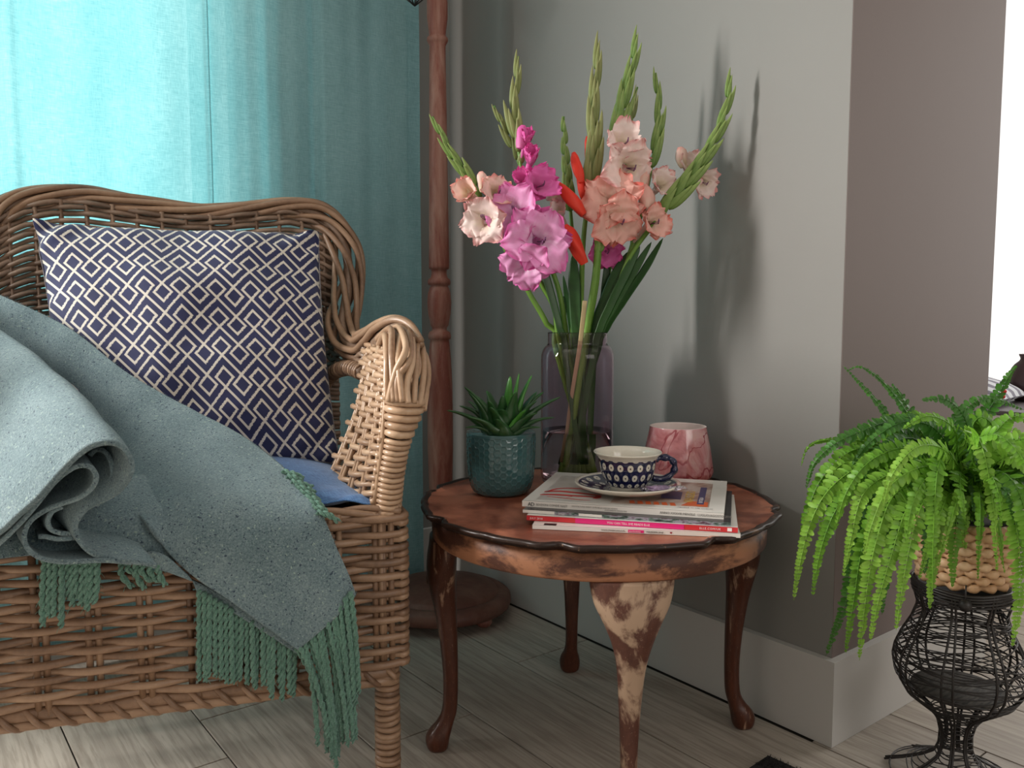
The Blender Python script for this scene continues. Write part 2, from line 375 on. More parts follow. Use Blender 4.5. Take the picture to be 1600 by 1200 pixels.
# wall behind the viewer, with an unseen window added for the fill light
wall_with_hole('wall_rear', -2.28, 3.2, -2.6, -2.48, 0.0, 1.8, 0.7, 2.2, M_WALLP)
window('fill_window', 0.0, 1.8, 0.7, 2.2, -2.56, (0.9,))
b_ = MB(); b_.box((3.2, -2.6, 0), (3.32, -0.35, ZC)).box((3.2, 1.45, 0), (3.32, 1.75, ZC)).box((3.2, -0.35, 0), (3.32, 1.45, 0.3)).box((3.2, -0.35, 2.2), (3.32, 1.45, ZC)); meta(b_.build('wall_far_right', M_WALLP, None, (3.2, -2.6, 0), smooth=False), kind='structure')
w_ = MB().box((3.22, -0.35, 0.3), (3.27, -0.30, 2.2)).box((3.22, 1.40, 0.3), (3.27, 1.45, 2.2)).box((3.22, -0.30, 0.3), (3.27, 1.40, 0.35)).box((3.22, -0.30, 2.15), (3.27, 1.40, 2.2)).build('window_2', M_FRAME, None, (3.22, -0.35, 0.3), smooth=False); meta(w_, kind='structure')
# alcove past the return wall, a window at its end
slab('wall_alcove', (XE - 0.1, 1.60, 0), (3.2, 1.70, ZC), M_WALLP)
slab('wall_alcove_side', (XE - 0.12, YR + 0.12, 0), (XE, 1.60, ZC), M_WALLP)
slab('ceiling', (-2.4, -2.6, ZC), (3.32, WY + 0.2, ZC + 0.08), M_CEIL)
fl = slab('floor', (-2.4, -2.6, -0.06), (3.32, WY + 0.2, -0.004), M_JOINT)
# planks 0.2 m wide running along the wall, each one a board
known = {0.22: [1.64, 0.36], 0.42: [1.455, 0.19], 0.62: [1.176, 0.0], 0.82: [1.60, 0.43], 1.02: [1.30, -0.05], 1.22: [0.545, 1.75], 1.42: [0.15, 1.42], 1.62: [0.62, -0.6]}
rows = []
pw = 0.20; gap = 0.0028
pr = random.Random(3)
for k in range(-12, 16):
    x0 = 0.02 + pw * k; x1 = x0 + pw
    key = round(x0, 2)
    js = {0.22: 1.453, 0.42: None}.get(key)
    first = {0.02: 1.640, 0.22: 1.64, 0.42: 1.453, 0.62: 1.176, 0.82: 1.62, 1.02: 1.298, 1.22: 0.545 if False else 1.0, 1.42: 0.60}.get(key, pr.uniform(0.2, 1.4))
    if key == 0.22: first = 1.30
    if key == 0.42: first = 1.453
    if key == 1.22: first = 0.545
    if key == 1.02: first = 1.298
    if x1 > 3.2 or x0 < -2.3: continue
    ys = [first + 1.29 * j for j in range(-4, 4)]
    ymax = WY if x0 < XW - 0.05 else (1.60 if x0 > XE - 0.05 else YR + 0.02)
    for a, b_ in zip(ys, ys[1:]):
        a = max(a, -2.48); b_ = min(b_, ymax)
        if b_ - a < 0.03: continue
        m_ = MB().rbox((x0 + gap / 2, a + gap / 2, -0.010), (x1 - gap / 2, b_ - gap / 2, 0.0), 0.0006)
        m_.build('plank', M_PLANK, fl, (x0, a, 0), smooth=False)
# baseboards
BH = 0.147; BT = 0.014
def board(name, pts, z1=BH):
    return meta(MB().prism([(x, y, 0.0005) for x, y in pts], (0, 0, z1)).build(name, M_BOARD, None, (pts[0][0], pts[0][1], 0), smooth=False), kind='structure')
board('baseboard_right', [(XW - BT, YR - BT), (XW, YR), (XW, WY), (XW - BT, WY - BT)])
board('baseboard_return', [(XW - BT, YR - BT), (XE, YR - BT), (XE, YR), (XW, YR)])
board('baseboard_back', [(-2.28, WY - BT), (XW - BT, WY - BT), (XW, WY), (-2.28, WY)])
board('baseboard_alcove', [(XE, YR - BT), (XE + BT, YR - BT), (XE + BT, 1.6), (XE, 1.6)])
# ------------------------------------------------------------------ curtain
cx1 = W(655, 400, 2.10).x; cx0 = -0.52
cy = WY - 0.052
cor = W(655, 400, 2.1)
def curtain_pt(px, z):
    return None
feat = [(-0.52, 0.0), (-0.30, 0.02), (-0.16, -0.012), (0.0, 0.004), (0.12, 0.006), (0.24, 0.002)]
def px_to_x(px):    # x on the curtain plane for a picture column
    r = ray(px, 300); d = room(r[0], r[1]); t = (cy) / d.y; return d.x * t
cx1 = px_to_x(655)
fold_px = [(0, -0.010), (22, 0.012), (40, 0.0), (110, -0.004), (170, 0.003), (235, -0.003), (300, 0.002), (326, 0.000), (330, 0.006), (335, 0.001), (368, 0.002), (385, 0.006), (405, 0.014), (425, 0.000), (445, -0.008), (465, 0.002), (480, -0.002), (498, -0.012), (506, 0.012), (530, 0.014), (555, 0.008), (585, -0.004), (610, -0.003), (640, 0.006), (655, 0.004)]
ftab = [(-0.52, 0.0), (-0.46, 0.014), (-0.38, -0.012), (-0.31, 0.012)] + [(px_to_x(p), q) for p, q in fold_px if px_to_x(p) > -0.29]
ftab.sort()
xs = [cx0 + (cx1 - cx0) * i / 320 for i in range(321)]
def foldy(x, z):
    k = max(0, min(len(ftab) - 2, sum(1 for a, _ in ftab if a <= x) - 1)); a, b_ = ftab[k], ftab[k + 1]; t = max(0, min(1, (x - a[0]) / (b_[0] - a[0]))); t = t * t * (3 - 2 * t)
    f = lerp(a[1], b_[1], t)
    return -f * (0.75 + 0.35 * (1.6 - z)) + 0.0015 * noise.noise(Vector((x * 30, z * 6, 0))) + 0.003 * noise.noise(Vector((x * 9 + z * 0.8, z * 2.5, 4)))
zs = [0.02 + (2.28 - 0.02) * i / 60 for i in range(61)]
zb = W(640, 888, 2.14).z
g = [[Vector((x, cy + foldy(x, zb + (2.28 - zb) * i / 60), zb + (2.28 - zb) * i / 60)) for x in xs] for i in range(61)]
cb_ = MB().grid(g)
cur = cb_.build('curtain', M_CURTAIN, None, (cx1, cy, 2.28)); meta(cur, 'sheer teal linen curtain glowing where daylight falls behind the wicker armchair', 'curtain')
# hems: the two doubled side edges and the vertical seam
for xa, xb in ((cx1 - 0.035, cx1), (px_to_x(331) - 0.002, px_to_x(331) + 0.001)):
    gg = [[Vector((x, cy + foldy(x, zb + (2.28 - zb) * i / 40) - 0.0022, zb + (2.28 - zb) * i / 40)) for x in [xa + (xb - xa) * q / 6 for q in range(7)]] for i in range(41)]
    MB().grid(gg).build('hem', M_CURTAIN, cur, ORG[cur])
gg = [[Vector((x, cy + foldy(x, zz) - 0.0022, zz)) for x in xs[::4]] for zz in (zb + 0.0, zb + 0.02, zb + 0.05)]
MB().grid(gg).build('hem', M_CURTAIN, cur, ORG[cur])
rod = MB().tube([(-1.2, cy, 2.30), (cx1 + 0.04, cy, 2.30)], 0.012, 12).build('curtain_rod', M_FRAME, None, (0, cy, 2.30)); meta(rod, 'white curtain rod carrying the teal linen curtain', 'curtain rod')
for bx_ in (-1.1, 0.2, cx1): MB().tube([(bx_, cy, 2.302), (bx_, WY, 2.302)], 0.008, 8).build('bracket', M_FRAME, rod, (bx_, cy, 2.30))

# ------------------------------------------------------------------ wicker armchair
CA = math.radians(16.3)
def crot(x, y): return (x * math.cos(CA) - y * math.sin(CA), x * math.sin(CA) + y * math.cos(CA))
CW = 0.64; CD = 0.52
_ox = -0.16 - CW * math.cos(CA); _oy = 1.15 - CW * math.sin(CA)
def ch(x, y, z):                            # chair-local (x along the front, y to the back) -> room
    a, b_ = crot(x, y); return room(_ox + a, _oy + b_, z)
chair = thing('wicker_armchair', 'brown rattan wicker armchair with rolled braided rim before the curtain', 'armchair', ch(CW / 2, CD / 2, 0))
cr_ = random.Random(5)
ZB, ZS = 0.205, 0.440
def strand(pts, r, name='strand', mat=None, flat=1.0, sides=6):
    return MB().tube(pts, r, sides, flat=flat).build(name, mat or M_WICKER, chair, pts[0])
# front panel rows
NR = 21; SP = 0.062
for k in range(NR):
    z = ZB + 0.014 + (ZS - ZB - 0.018) * k / (NR - 1)
    ph = k * PI + cr_.uniform(-0.15, 0.15); pts = []; n = int(CW / 0.0125)
    z1, z2 = cr_.uniform(-.002, .002), cr_.uniform(-.002, .002)
    f1, p1 = cr_.uniform(6, 14), cr_.uniform(0, 6)
    for i in range(n + 1):
        x = -0.03 + (CW - 0.002 + 0.03) * i / n
        w_ = math.cos(PI * (x - CW) / SP + ph + PI / 2)
        pts.append(ch(x, -0.0015 - 0.0062 * w_, z + lerp(z1, z2, i / n) + 0.0016 * math.sin(f1 * x + p1)))
    for a in (20, 50, 80):
        t = math.radians(a); pts.append(ch(CW - 0.004 + 0.012 * math.sin(t), 0.008 - 0.012 * math.cos(t), z + z2))
    for i in range(1, 9):
        y = 0.012 + 0.48 * i / 8; pts.append(ch(CW + 0.008 + 0.004 * (-1) ** (i + k), y, z + z2))
    strand(pts, 0.0056 + cr_.uniform(-.0004, .0006), flat=0.72 if False else 1.0)
for i in range(11):
    x = CW - SP * (i + 0.5) - 0.0
    for dx in (-0.006, 0.006):
        strand([ch(x + dx, 0.000, ZB), ch(x + dx, 0.000, ZS + 0.004)], 0.0046, 'stake')
for dx in (-0.028, -0.014):
    strand([ch(CW + dx, 0.0, ZB), ch(CW + dx, 0.0, ZS + 0.006)], 0.005, 'stake')
# lower and upper rail of the panel
for (z, r, n_) in ((ZB + 0.002, 0.010, 0), (ZB - 0.012, 0.008, 0)):
    pts = [ch(x, 0.004 + 0.001 * math.sin(x * 40), z) for x in [-0.03 + (CW + 0.02) * i / 24 for i in range(25)]]
    strand(pts, r, 'rail')
for q in range(2):                            # twisted binding along the lower rail
    pts = []
    for i in range(181):
        x = -0.03 + (CW + 0.02) * i / 180; a = x * 95 + q * PI
        pts.append(ch(x, 0.004 + 0.0105 * math.cos(a), ZB - 0.004 + 0.0125 * math.sin(a)))
    strand(pts, 0.0042, 'binding')
for q in range(3):
    pts = []
    for i in range(121):
        x = -0.03 + (CW + 0.03) * i / 120; a = x * 38 + q * 2 * PI / 3
        pts.append(ch(x, 0.004 + 0.006 * math.cos(a), ZS + 0.004 + 0.005 * math.sin(a)))
    strand(pts, 0.0052, 'binding')
# seat deck
seat = MB()
sd = [ch(-0.02, 0.006, ZS - 0.03), ch(CW - 0.008, 0.006, ZS - 0.03), ch(CW - 0.008, CD, ZS - 0.03), ch(-0.02, CD, ZS - 0.03)]
seat.prism(sd, (0, 0, 0.026)).build('seat', M_WICKER_D, chair, ch(CW / 2, CD / 2, ZS), smooth=False)
# wrapped legs
def chair_leg(x, y, top=ZB):
    core = MB().tube([ch(x, y, 0), ch(x, y, top)], 0.0135, 10)
    lg = core.build('leg', M_WICKER_D, chair, ch(x, y, 0)); z = 0.004; 
    ring = MB().tube([(0.0145 * math.cos(2 * PI * t / 16), 0.0145 * math.sin(2 * PI * t / 16), 0.0012 * math.sin(2 * PI * t / 16)) for t in range(16)], 0.0047, 6, closed=True).me((0, 0, 0), True, 'wrap')
    ring.materials.append(M_WICKER)
    while z < top + 0.004:
        o = bpy.data.objects.new('wrap', ring); C.objects.link(o); o.parent = lg; o.location = (0, 0, z); o.rotation_euler = (cr_.uniform(-.05, .05), cr_.uniform(-.05, .05), cr_.uniform(0, 6)); s_ = cr_.uniform(0.97, 1.05); o.scale = (s_, s_, 1); z += 0.0088
for x, y in ((CW - 0.020, 0.016), (0.02, 0.016), (0.02, CD - 0.02), (CW - 0.03, CD - 0.02)): chair_leg(x, y)
# back panel
DB = lambda x: 0.0                          # keep the panel straight
def backpt(px, py):                         # on the plane of the back
    # plane: chair y = CD
    r = ray(px, py); o = room(0, 0, CAM_H); d = room(r[0], r[1], r[2]) ; nrm = (ch(0, 1, 0) - ch(0, 0, 0)).normalized(); q = ch(0, CD - 0.01, 0)
    t = (q - o).dot(nrm) / d.dot(nrm); return o + d * t
def tocl(p):                                # room -> chair-local
    o = ch(0, 0, 0); ex = (ch(1, 0, 0) - o); ey = (ch(0, 1, 0) - o); d = p - o; return Vector((d.dot(ex), d.dot(ey), p.z))
top_px = [(-40, 395), (-22, 350), (5, 328), (40, 312), (85, 305), (130, 306), (185, 315), (240, 324), (300, 330), (350, 329), (400, 325), (450, 322), (490, 330), (520, 350), (538, 385), (543, 430), (541, 470), (536, 505)]
topl = [tocl(backpt(*p)) for p in top_px]
topx = [(p.x, p.z) for p in topl[1:14]]
xl, xr = topl[1].x + 0.015, tocl(backpt(527, 420)).x
def top_z(x): return interp(topx, x) - 0.012
NB = 45
for k in range(NB):
    ph = k * PI; pts = []; jz = cr_.uniform(-.0012, .0012)
    zfrac = k / (NB - 1)
    n = 74
    for i in range(n + 1):
        x = xl + (xr - xl) * i / n
        z = ZS + 0.03 + (top_z(x) - ZS - 0.03) * zfrac + jz + 0.0012 * math.sin(x * 17 + k)
        pts.append(ch(x, CD - 0.01 - 0.0055 * math.cos(PI * x / 0.042 + ph), z))
    strand(pts, 0.0050 + cr_.uniform(-.0003, .0004), mat=M_WICKER_D)
nst = 16
for i in range(nst):
    x = xl + 0.021 + 0.042 * i
    if x > xr: break
    strand([ch(x, CD - 0.01, ZS - 0.02), ch(x, CD - 0.01, top_z(x) + 0.005)], 0.0042, 'stake', M_WICKER_D)
# braided rim: over the back, down the right side, along the arm
rim_px = [(-30, 520, 1.47), (-34, 440, 1.46), (-22, 375, 1.46), (0, 335, 1.47), (35, 316, 1.485), (85, 309, 1.50), (135, 309, 1.52), (185, 318, 1.53), (240, 327, 1.55), (300, 334, 1.57), (350, 334, 1.585), (400, 330, 1.60), (450, 327, 1.61), (492, 334, 1.62), (520, 354, 1.62), (540, 392, 1.61), (545, 435, 1.60), (540, 475, 1.57), (535, 505, 1.53), (540, 530, 1.49), (557, 541, 1.44), (578, 533, 1.39), (597, 524, 1.34), (622, 522, 1.27), (640, 545, 1.22)]
wid = [0.018] * 3 + [0.019] * 3 + [0.0175] * 3 + [0.0155] * 3 + [0.017] + [0.022] * 2 + [0.027] * 3 + [0.027, 0.024, 0.021, 0.0195, 0.022, 0.024, 0.020]
base = cr([(*p, w) for p, w in zip(rim_px, wid)], 230)
bp = [W(p[0], p[1], p[2]) for p in base]
nS = 7
for q in range(nS):
    pts = []; prev = None
    for i, (p, b4) in enumerate(zip(bp, base)):
        t = (bp[min(i + 1, len(bp) - 1)] - bp[max(i - 1, 0)]).normalized()
        a = Vector((0.2, -1, 0.1)) if False else (Vector((0, 0, CAM_H)) - p).normalized(); a = (a - t * a.dot(t)).normalized(); s_ = t.cross(a)
        th = 2 * PI * q / nS + i * 0.052 + 0.25 * math.sin(i * 0.05 + q)
        pts.append(p + s_ * (b4[3] * math.cos(th)) + a * (0.012 * math.sin(th)))
    strand(pts, 0.0061 + cr_.uniform(-.0005, .0006), 'rim_strand', M_WICKER)
strand(bp, 0.010, 'rim_core', M_WICKER_D)
# left side under the rim (the far arm is outside the picture): plain woven side
for k in range(20):
    z = ZS + 0.02 + 0.012 * k
    strand([ch(-0.02 + 0.004 * math.cos(PI * i + k * PI), 0.10 + 0.4 * i / 10, z) for i in range(11)], 0.005)
for i in range(6): strand([ch(-0.02, 0.10 + 0.08 * i, 0.2), ch(-0.02, 0.10 + 0.08 * i, ZS + 0.26)], 0.005, 'stake')
strand([ch(-0.02, 0.08, ZS + 0.02), ch(-0.02, 0.07, ZS + 0.2), ch(-0.02, 0.12, ZS + 0.275), ch(-0.02, 0.3, ZS + 0.285), ch(-0.02, 0.52, ZS + 0.32)], 0.02, 'arm_roll')
# right arm: inner woven panel
left_b = [(0, (578, 538, 1.375)), (0.12, (572, 550, 1.37)), (0.3, (566, 590, 1.36)), (0.5, (556, 640, 1.35)), (0.7, (536, 695, 1.34)), (0.85, (516, 735, 1.33)), (1.0, (498, 790, 1.32))]
right_b = [(0, (608, 545, 1.19)), (0.3, (604, 610, 1.165)), (0.6, (598, 690, 1.15)), (1.0, (586, 790, 1.15))]
def bint(tab, t): return [interp([(a, b_[i]) for a, b_ in tab], t) for i in range(3)]
NA = 22
for k in range(NA):
    t = k / (NA - 1); a = W(*bint(left_b, t)); b_ = W(*bint(right_b, min(1, t + 0.02))); nrm = (b_ - a).cross(Vector((0, 0, 1))).normalized()
    n = 20; L = (b_ - a).length; pts = []
    for i in range(n + 1):
        s_ = i / n; pts.append(a.lerp(b_, s_) + nrm * (0.0065 * math.cos(PI * s_ * L / 0.037 + k * PI)) + Vector((0, 0, -0.004 * math.sin(PI * s_) + cr_.uniform(-.0007, .0007))))
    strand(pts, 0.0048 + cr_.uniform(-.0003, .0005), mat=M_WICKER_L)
for f in (0.03, 0.27, 0.5, 0.73, 0.94):
    for df in (0, 0.055):
        pts = [W(*bint(left_b, t)).lerp(W(*bint(right_b, t)), f + df) for t in [i / 8 for i in range(9)]]
        strand(pts, 0.0042, 'stake', M_WICKER_L)
# outer woven skin of the arm
for k in range(14):
    t = k / 13 * 0.9; a = W(*bint(left_b, t)); b_ = W(*bint(right_b, t)); off = Vector((0.055 - 0.02 * t, 0.015, 0))
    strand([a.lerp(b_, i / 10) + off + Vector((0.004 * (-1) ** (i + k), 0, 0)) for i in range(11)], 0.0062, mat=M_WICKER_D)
# strands running over the arm's front and down into the band
caps = [((592, 540, 1.29), (601, 524, 1.22), (604, 560, 1.165), (604, 625, 1.145)),
        ((590, 530, 1.30), (610, 514, 1.23), (612, 555, 1.155), (616, 628, 1.135)),
        ((600, 524, 1.31), (622, 512, 1.24), (634, 545, 1.15), (618, 582, 1.14), (607, 628, 1.14)),
        ((606, 520, 1.32), (626, 514, 1.24), (622, 560, 1.15), (629, 628, 1.13)),
        ((612, 517, 1.32), (636, 514, 1.25), (641, 560, 1.15), (622, 590, 1.138), (622, 628, 1.133)),
        ((618, 518, 1.32), (640, 518, 1.25), (645, 560, 1.155), (636, 600, 1.137), (638, 630, 1.13)),
        ((622, 522, 1.33), (650, 528, 1.26), (650, 570, 1.165), (647, 630, 1.137)),
        ((628, 528, 1.33), (657, 538, 1.26), (662, 580, 1.185), (655, 633, 1.147)),
        ((634, 534, 1.33), (662, 552, 1.25), (669, 590, 1.20), (660, 636, 1.163)),
        ((612, 530, 1.32), (644, 536, 1.25), (654, 575, 1.18), (641, 605, 1.15), (632, 630, 1.14)),
        ((640, 545, 1.33), (664, 570, 1.27), (667, 600, 1.21), (662, 640, 1.175))]
for cpt in caps: strand(wcr(cpt, 22), 0.0052 + cr_.uniform(-.0004, .0004), 'rim_strand', M_WICKER_L)
strand(wcr([(590, 540, 1.36), (614, 530, 1.28), (630, 545, 1.21), (634, 600, 1.18), (630, 660, 1.175)], 16), [0.014, 0.016, 0.018] + [0.021] * 10 + [0.018] * 4, 'rim_core', M_WICKER_D)
# the wrapped band down the arm post
zy = 624; kk = 0
tabc = [(624, 632.5, 31), (645, 630, 29), (668, 625, 23), (700, 618, 20), (740, 611, 20), (795, 606, 20)]
ex = (ch(1, 0, 0) - ch(0, 0, 0)).normalized(); ey = (ch(0, 1, 0) - ch(0, 0, 0)).normalized()
exv = room(1, 0, 0).normalized(); eyv = room(0, 1, 0).normalized()
while zy < 795:
    hgt = 12.5 if kk < 5 else 8.6
    cx_ = interp([(a, b_) for a, b_, c_ in tabc], zy); hw = interp([(a, c_) for a, b_, c_ in tabc], zy)
    Dc = 1.165; c0 = W(cx_, zy + 3, Dc); wm = hw / F_PX * Dc; rr = hgt / F_PX * Dc * 0.50
    n = 26
    pts = [c0 + exv * ((wm - rr * 0.6) * math.cos(2 * PI * i / n)) + eyv * (0.026 * math.sin(2 * PI * i / n)) + Vector((0, 0, -0.002 * math.cos(2 * PI * i / n) + cr_.uniform(-.0003, .0003))) for i in range(n)]
    # squared-off oval so the band looks flat in front
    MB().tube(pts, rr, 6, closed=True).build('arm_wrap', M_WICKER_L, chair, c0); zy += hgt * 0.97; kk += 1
strand([W(*p) for p in ((632, 628, 1.17), (628, 668, 1.17), (617, 705, 1.17), (610, 760, 1.17), (607, 800, 1.165))], [0.02, 0.018, 0.015, 0.015, 0.015], 'arm_post', M_WICKER_D, sides=10)
# woven bridge and arched brace between the back and the arm
for k in range(7):
    a = Vector(W(512, 520 + 9.5 * k, 1.60)); b_ = Vector(W(572, 538 + 5.5 * k, 1.38))
    strand([a.lerp(b_, i / 8) + Vector((0, 0, 0.003 * math.cos(i * PI + k * PI) - 0.006 * math.sin(PI * i / 8))) for i in range(9)], 0.0048, mat=M_WICKER_D)
for px_, d_ in ((520, 1.57), (540, 1.49), (560, 1.42)): strand([W(px_, 530, d_), W(px_, 583, d_)], 0.0042, 'stake', M_WICKER_D)
br = wcr([(496, 640, 1.57), (503, 608, 1.55), (520, 583, 1.50), (545, 575, 1.43), (566, 582, 1.375)], 26)
strand(br, 0.011, 'brace', M_WICKER_D)
for i in range(1, 26, 1):
    p = br[i]; t = (br[min(i + 1, 26)] - br[i - 1]).normalized(); a = t.orthogonal().normalized(); b_ = t.cross(a)
    MB().tube([p + a * 0.0112 * math.cos(2 * PI * j / 12) + b_ * 0.0112 * math.sin(2 * PI * j / 12) for j in range(12)], 0.0036, 5, closed=True).build('arm_wrap', M_WICKER, chair, p)

# ------------------------------------------------------------------ cushions
def pillow(name, corners, T, mat, label, cat, n=46, sag=0.0, power=0.55, wr=0.004, seed=0, pinch=0.06, squash=1.0):
    """corners: BL, BR, TR, TL in room coordinates"""
    BL, BR, TR, TL = [Vector(c) for c in corners]; cen = (BL + BR + TR + TL) / 4
    nrm = ((BR - BL).cross(TL - BL)).normalized()
    def P(u, v, sgn):
        # edges bow inwards between the corners
        uu = lerp(u, 0.5 + (u - 0.5) * (1 - pinch * 4 * v * (1 - v)), 1.0); vv = 0.5 + (v - 0.5) * (1 - pinch * 4 * u * (1 - u))
        p = BL * (1 - uu) * (1 - vv) + BR * uu * (1 - vv) + TR * uu * vv + TL * (1 - uu) * vv
        b = (max(0, 16 * u * (1 - u) * v * (1 - v))) ** power
        w = wr * noise.noise(Vector((u * 5 + seed, v * 5, sgn))) * min(1, b * 3) + wr * 0.8 * noise.noise(Vector((u * 2.2 + v * 3.0 + seed, v * 1.5 - u * 2, 7 + sgn)))
        rad = min(u, 1 - u, v, 1 - v)
        pk = wr * 0.8 * math.sin((u - v) * 46 + seed) * math.exp(-((min(u, 1 - u) + min(v, 1 - v)) / 0.16) ** 2)
        return p + nrm * (sgn * T / 2 * b + w + pk) - Vector((0, 0, sag * b))
    m_ = MB()
    for sgn in (1, -1):
        g = [[P(j / n, i / n, sgn) for j in range(n + 1)] for i in range(n + 1)]; m_.grid(g, flip=(sgn < 0))
    o = m_.build(name, mat, None, cen); meta(o, label, cat)
    pip = [P(i / n, 0, 0) for i in range(n)] + [P(1, i / n, 0) for i in range(n)] + [P(1 - i / n, 1, 0) for i in range(n)] + [P(0, 1 - i / n, 0) for i in range(n)]
    MB().tube(pip, 0.0012, 5, closed=True).build('seam', mat, o, cen)
    return o
pillow('throw_cushion', (W(96, 735, 1.30), W(531, 724, 1.395), W(498, 364, 1.555), W(55, 347, 1.44)), 0.16, M_CUSH, 'navy cushion with cream linked diamond lattice leaning on the chair back', 'cushion', n=80, wr=0.012, seed=3, pinch=0.035)
pillow('seat_cushion', (ch(0.02, 0.012, 0.456), ch(0.602, 0.010, 0.457), ch(0.57, 0.44, 0.460), ch(0.03, 0.44, 0.460)), 0.062, M_DENIM, 'plain blue linen seat cushion under the patterned one', 'cushion', seed=9, wr=0.005, pinch=0.04)

# ------------------------------------------------------------------ wool throw
def surf(rows, nu, nv):
    """rows: list of equally long rows of (px, py, D); smooth resampling to a grid of points"""
    R = [cr(r, nu) for r in rows]; cols = [cr([r[j] for r in R], nv) for j in range(nu + 1)]
    return [[W(*cols[j][i]) for j in range(nu + 1)] for i in range(nv + 1)]
def cloth(g, name, mat, parent, th=0.005, wr=0.003, seed=0, origin=None):
    n = len(g); m = len(g[0]); nr = [[None] * m for _ in range(n)]
    for i in range(n):
        for j in range(m):
            a = g[min(i + 1, n - 1)][j] - g[max(i - 1, 0)][j]; b = g[i][min(j + 1, m - 1)] - g[i][max(j - 1, 0)]
            q = b.cross(a); nr[i][j] = q.normalized() if q.length > 1e-12 else Vector((0, 0, 1))
    base_ = [[g[i][j] + nr[i][j] * wr * noise.noise(g[i][j] * 14 + Vector((seed, 0, 0))) for j in range(m)] for i in range(n)]
    A = [[base_[i][j] + nr[i][j] * th / 2 for j in range(m)] for i in range(n)]; B = [[base_[i][j] - nr[i][j] * th / 2 for j in range(m)] for i in range(n)]
    b = MB(); b.grid(A, flip=True); b.grid(B)
    o1 = 0; o2 = n * m
    def edge(idx):
        for p, q in zip(idx, idx[1:]): b.f.append((p, q, o2 + q, o2 + p))
    edge([j for j in range(m)]); edge([(n - 1) * m + j for j in range(m)][::-1]); edge([i * m for i in range(n)][::-1]); edge([i * m + m - 1 for i in range(n)])
    b.f = b.f
    return b.build(name, mat, parent, origin if origin is not None else g[0][0])
top_e = [(-120, 410, 1.42), (0, 461, 1.37), (110, 514, 1.33), (200, 584, 1.285), (300, 641, 1.245), (400, 697, 1.205), (448, 738, 1.155), (497, 795, 1.095), (530, 868, 1.09), (556, 930, 1.092)]
mid1 = [(-130, 440, 1.41), (-10, 505, 1.36), (95, 560, 1.315), (190, 630, 1.255), (280, 685, 1.195), (370, 745, 1.125), (415, 785, 1.085), (460, 835, 1.070), (500, 890, 1.072), (540, 950, 1.075)]
mid2 = [(-140, 500, 1.45), (-20, 555, 1.40), (75, 605, 1.36), (165, 680, 1.26), (235, 745, 1.12), (310, 800, 1.045), (360, 845, 1.042), (410, 885, 1.052), (455, 930, 1.06), (505, 982, 1.068)]
low = [(-150, 560, 1.50), (-30, 600, 1.46), (60, 660, 1.42), (140, 730, 1.20), (222, 810, 1.03), (262, 862, 1.028), (310, 905, 1.036), (360, 938, 1.046), (412, 975, 1.056), (466, 1013, 1.066)]
blanket = cloth(surf([top_e, mid1, mid2, low], 90, 40), 'throw_blanket', M_WOOL, None, 0.0055, 0.006, 1, origin=W(300, 800, 1.1))
meta(blanket, 'speckled blue-green wool throw with green fringe draped over the armchair', 'blanket')
# the gathered roll at the left: hem curve swept back up the chair
def sweep(curve, name, seed, path, n1=90, n2=26, th=0.0055, wr=0.003):
    cc = cr(curve, n1); g = []
    for k in range(n2 + 1):
        o = cr(path, n2)[k]; row = []
        for (x, y, D) in cc:
            s_ = o[3]; cxx, cyy = 140, 780
            row.append(W(cxx + (x - cxx) * s_ + o[0], cyy + (y - cyy) * s_ + o[1], D - 0.038 + o[2]))
        g.append(row)
    return cloth(g, name, M_WOOL, blanket, th, wr, seed)
roll_path = [(0, 0, 0, 1.0), (-26, -30, 0.03, 1.02), (-62, -70, 0.09, 1.05), (-110, -110, 0.17, 1.08), (-175, -160, 0.27, 1.1), (-260, -215, 0.37, 1.1)]
hemA = [(-90, 890, 0.97), (-50, 862, 0.965), (0, 833, 0.96), (30, 806, 0.955), (60, 778, 0.95), (95, 738, 0.95), (125, 711, 0.95), (150, 697, 0.955), (178, 694, 0.96), (198, 706, 0.965), (207, 728, 0.97), (202, 748, 0.975), (185, 768, 0.985), (160, 783, 0.99), (135, 796, 0.995), (121, 814, 1.0), (119, 830, 1.0), (130, 852, 1.0), (152, 868, 1.005), (185, 876, 1.01), (222, 881, 1.015), (245, 886, 1.022)]
sweep(hemA, 'fold', 2, roll_path)
hemB = [(-90, 905, 0.985), (-30, 872, 0.98), (5, 842, 0.975), (35, 812, 0.97), (65, 780, 0.968), (95, 748, 0.966), (120, 730, 0.966), (140, 730, 0.968), (150, 745, 0.972), (143, 762, 0.978), (122, 777, 0.982), (95, 787, 0.985), (72, 798, 0.985), (50, 815, 0.985), (40, 835, 0.985), (44, 857, 0.985), (64, 873, 0.99), (95, 879, 0.992), (130, 877, 1.0), (165, 876, 1.004), (205, 881, 1.015)]
sweep(hemB, 'fold', 5, [(0, 0, 0, 1.0), (-4, -8, 0.03, 1.0), (-20, -26, 0.08, 1.0), (-45, -50, 0.12, 1.0)], n2=14)
hemC = [(150, 790, 1.01), (163, 775, 1.0), (175, 755, 0.998), (175, 725, 0.998), (165, 706, 1.0), (150, 702, 1.005), (140, 712, 1.012)]
sweep(hemC, 'fold', 6, [(0, 0, 0, 1.0), (-4, -6, 0.04, 1.0), (-12, -20, 0.08, 1.0)], n1=40, n2=8)
hemD = [(98, 792, 1.0), (82, 800, 0.998), (75, 815, 0.998), (80, 828, 1.0), (95, 834, 1.004), (112, 834, 1.01)]
sweep(hemD, 'fold', 7, [(0, 0, 0, 1.0), (-4, -6, 0.04, 1.0), (-12, -20, 0.08, 1.0)], n1=40, n2=8)
hemE = [(60, 838, 1.0), (72, 838, 1.0), (90, 842, 1.002), (115, 840, 1.01), (120, 838, 1.014)]
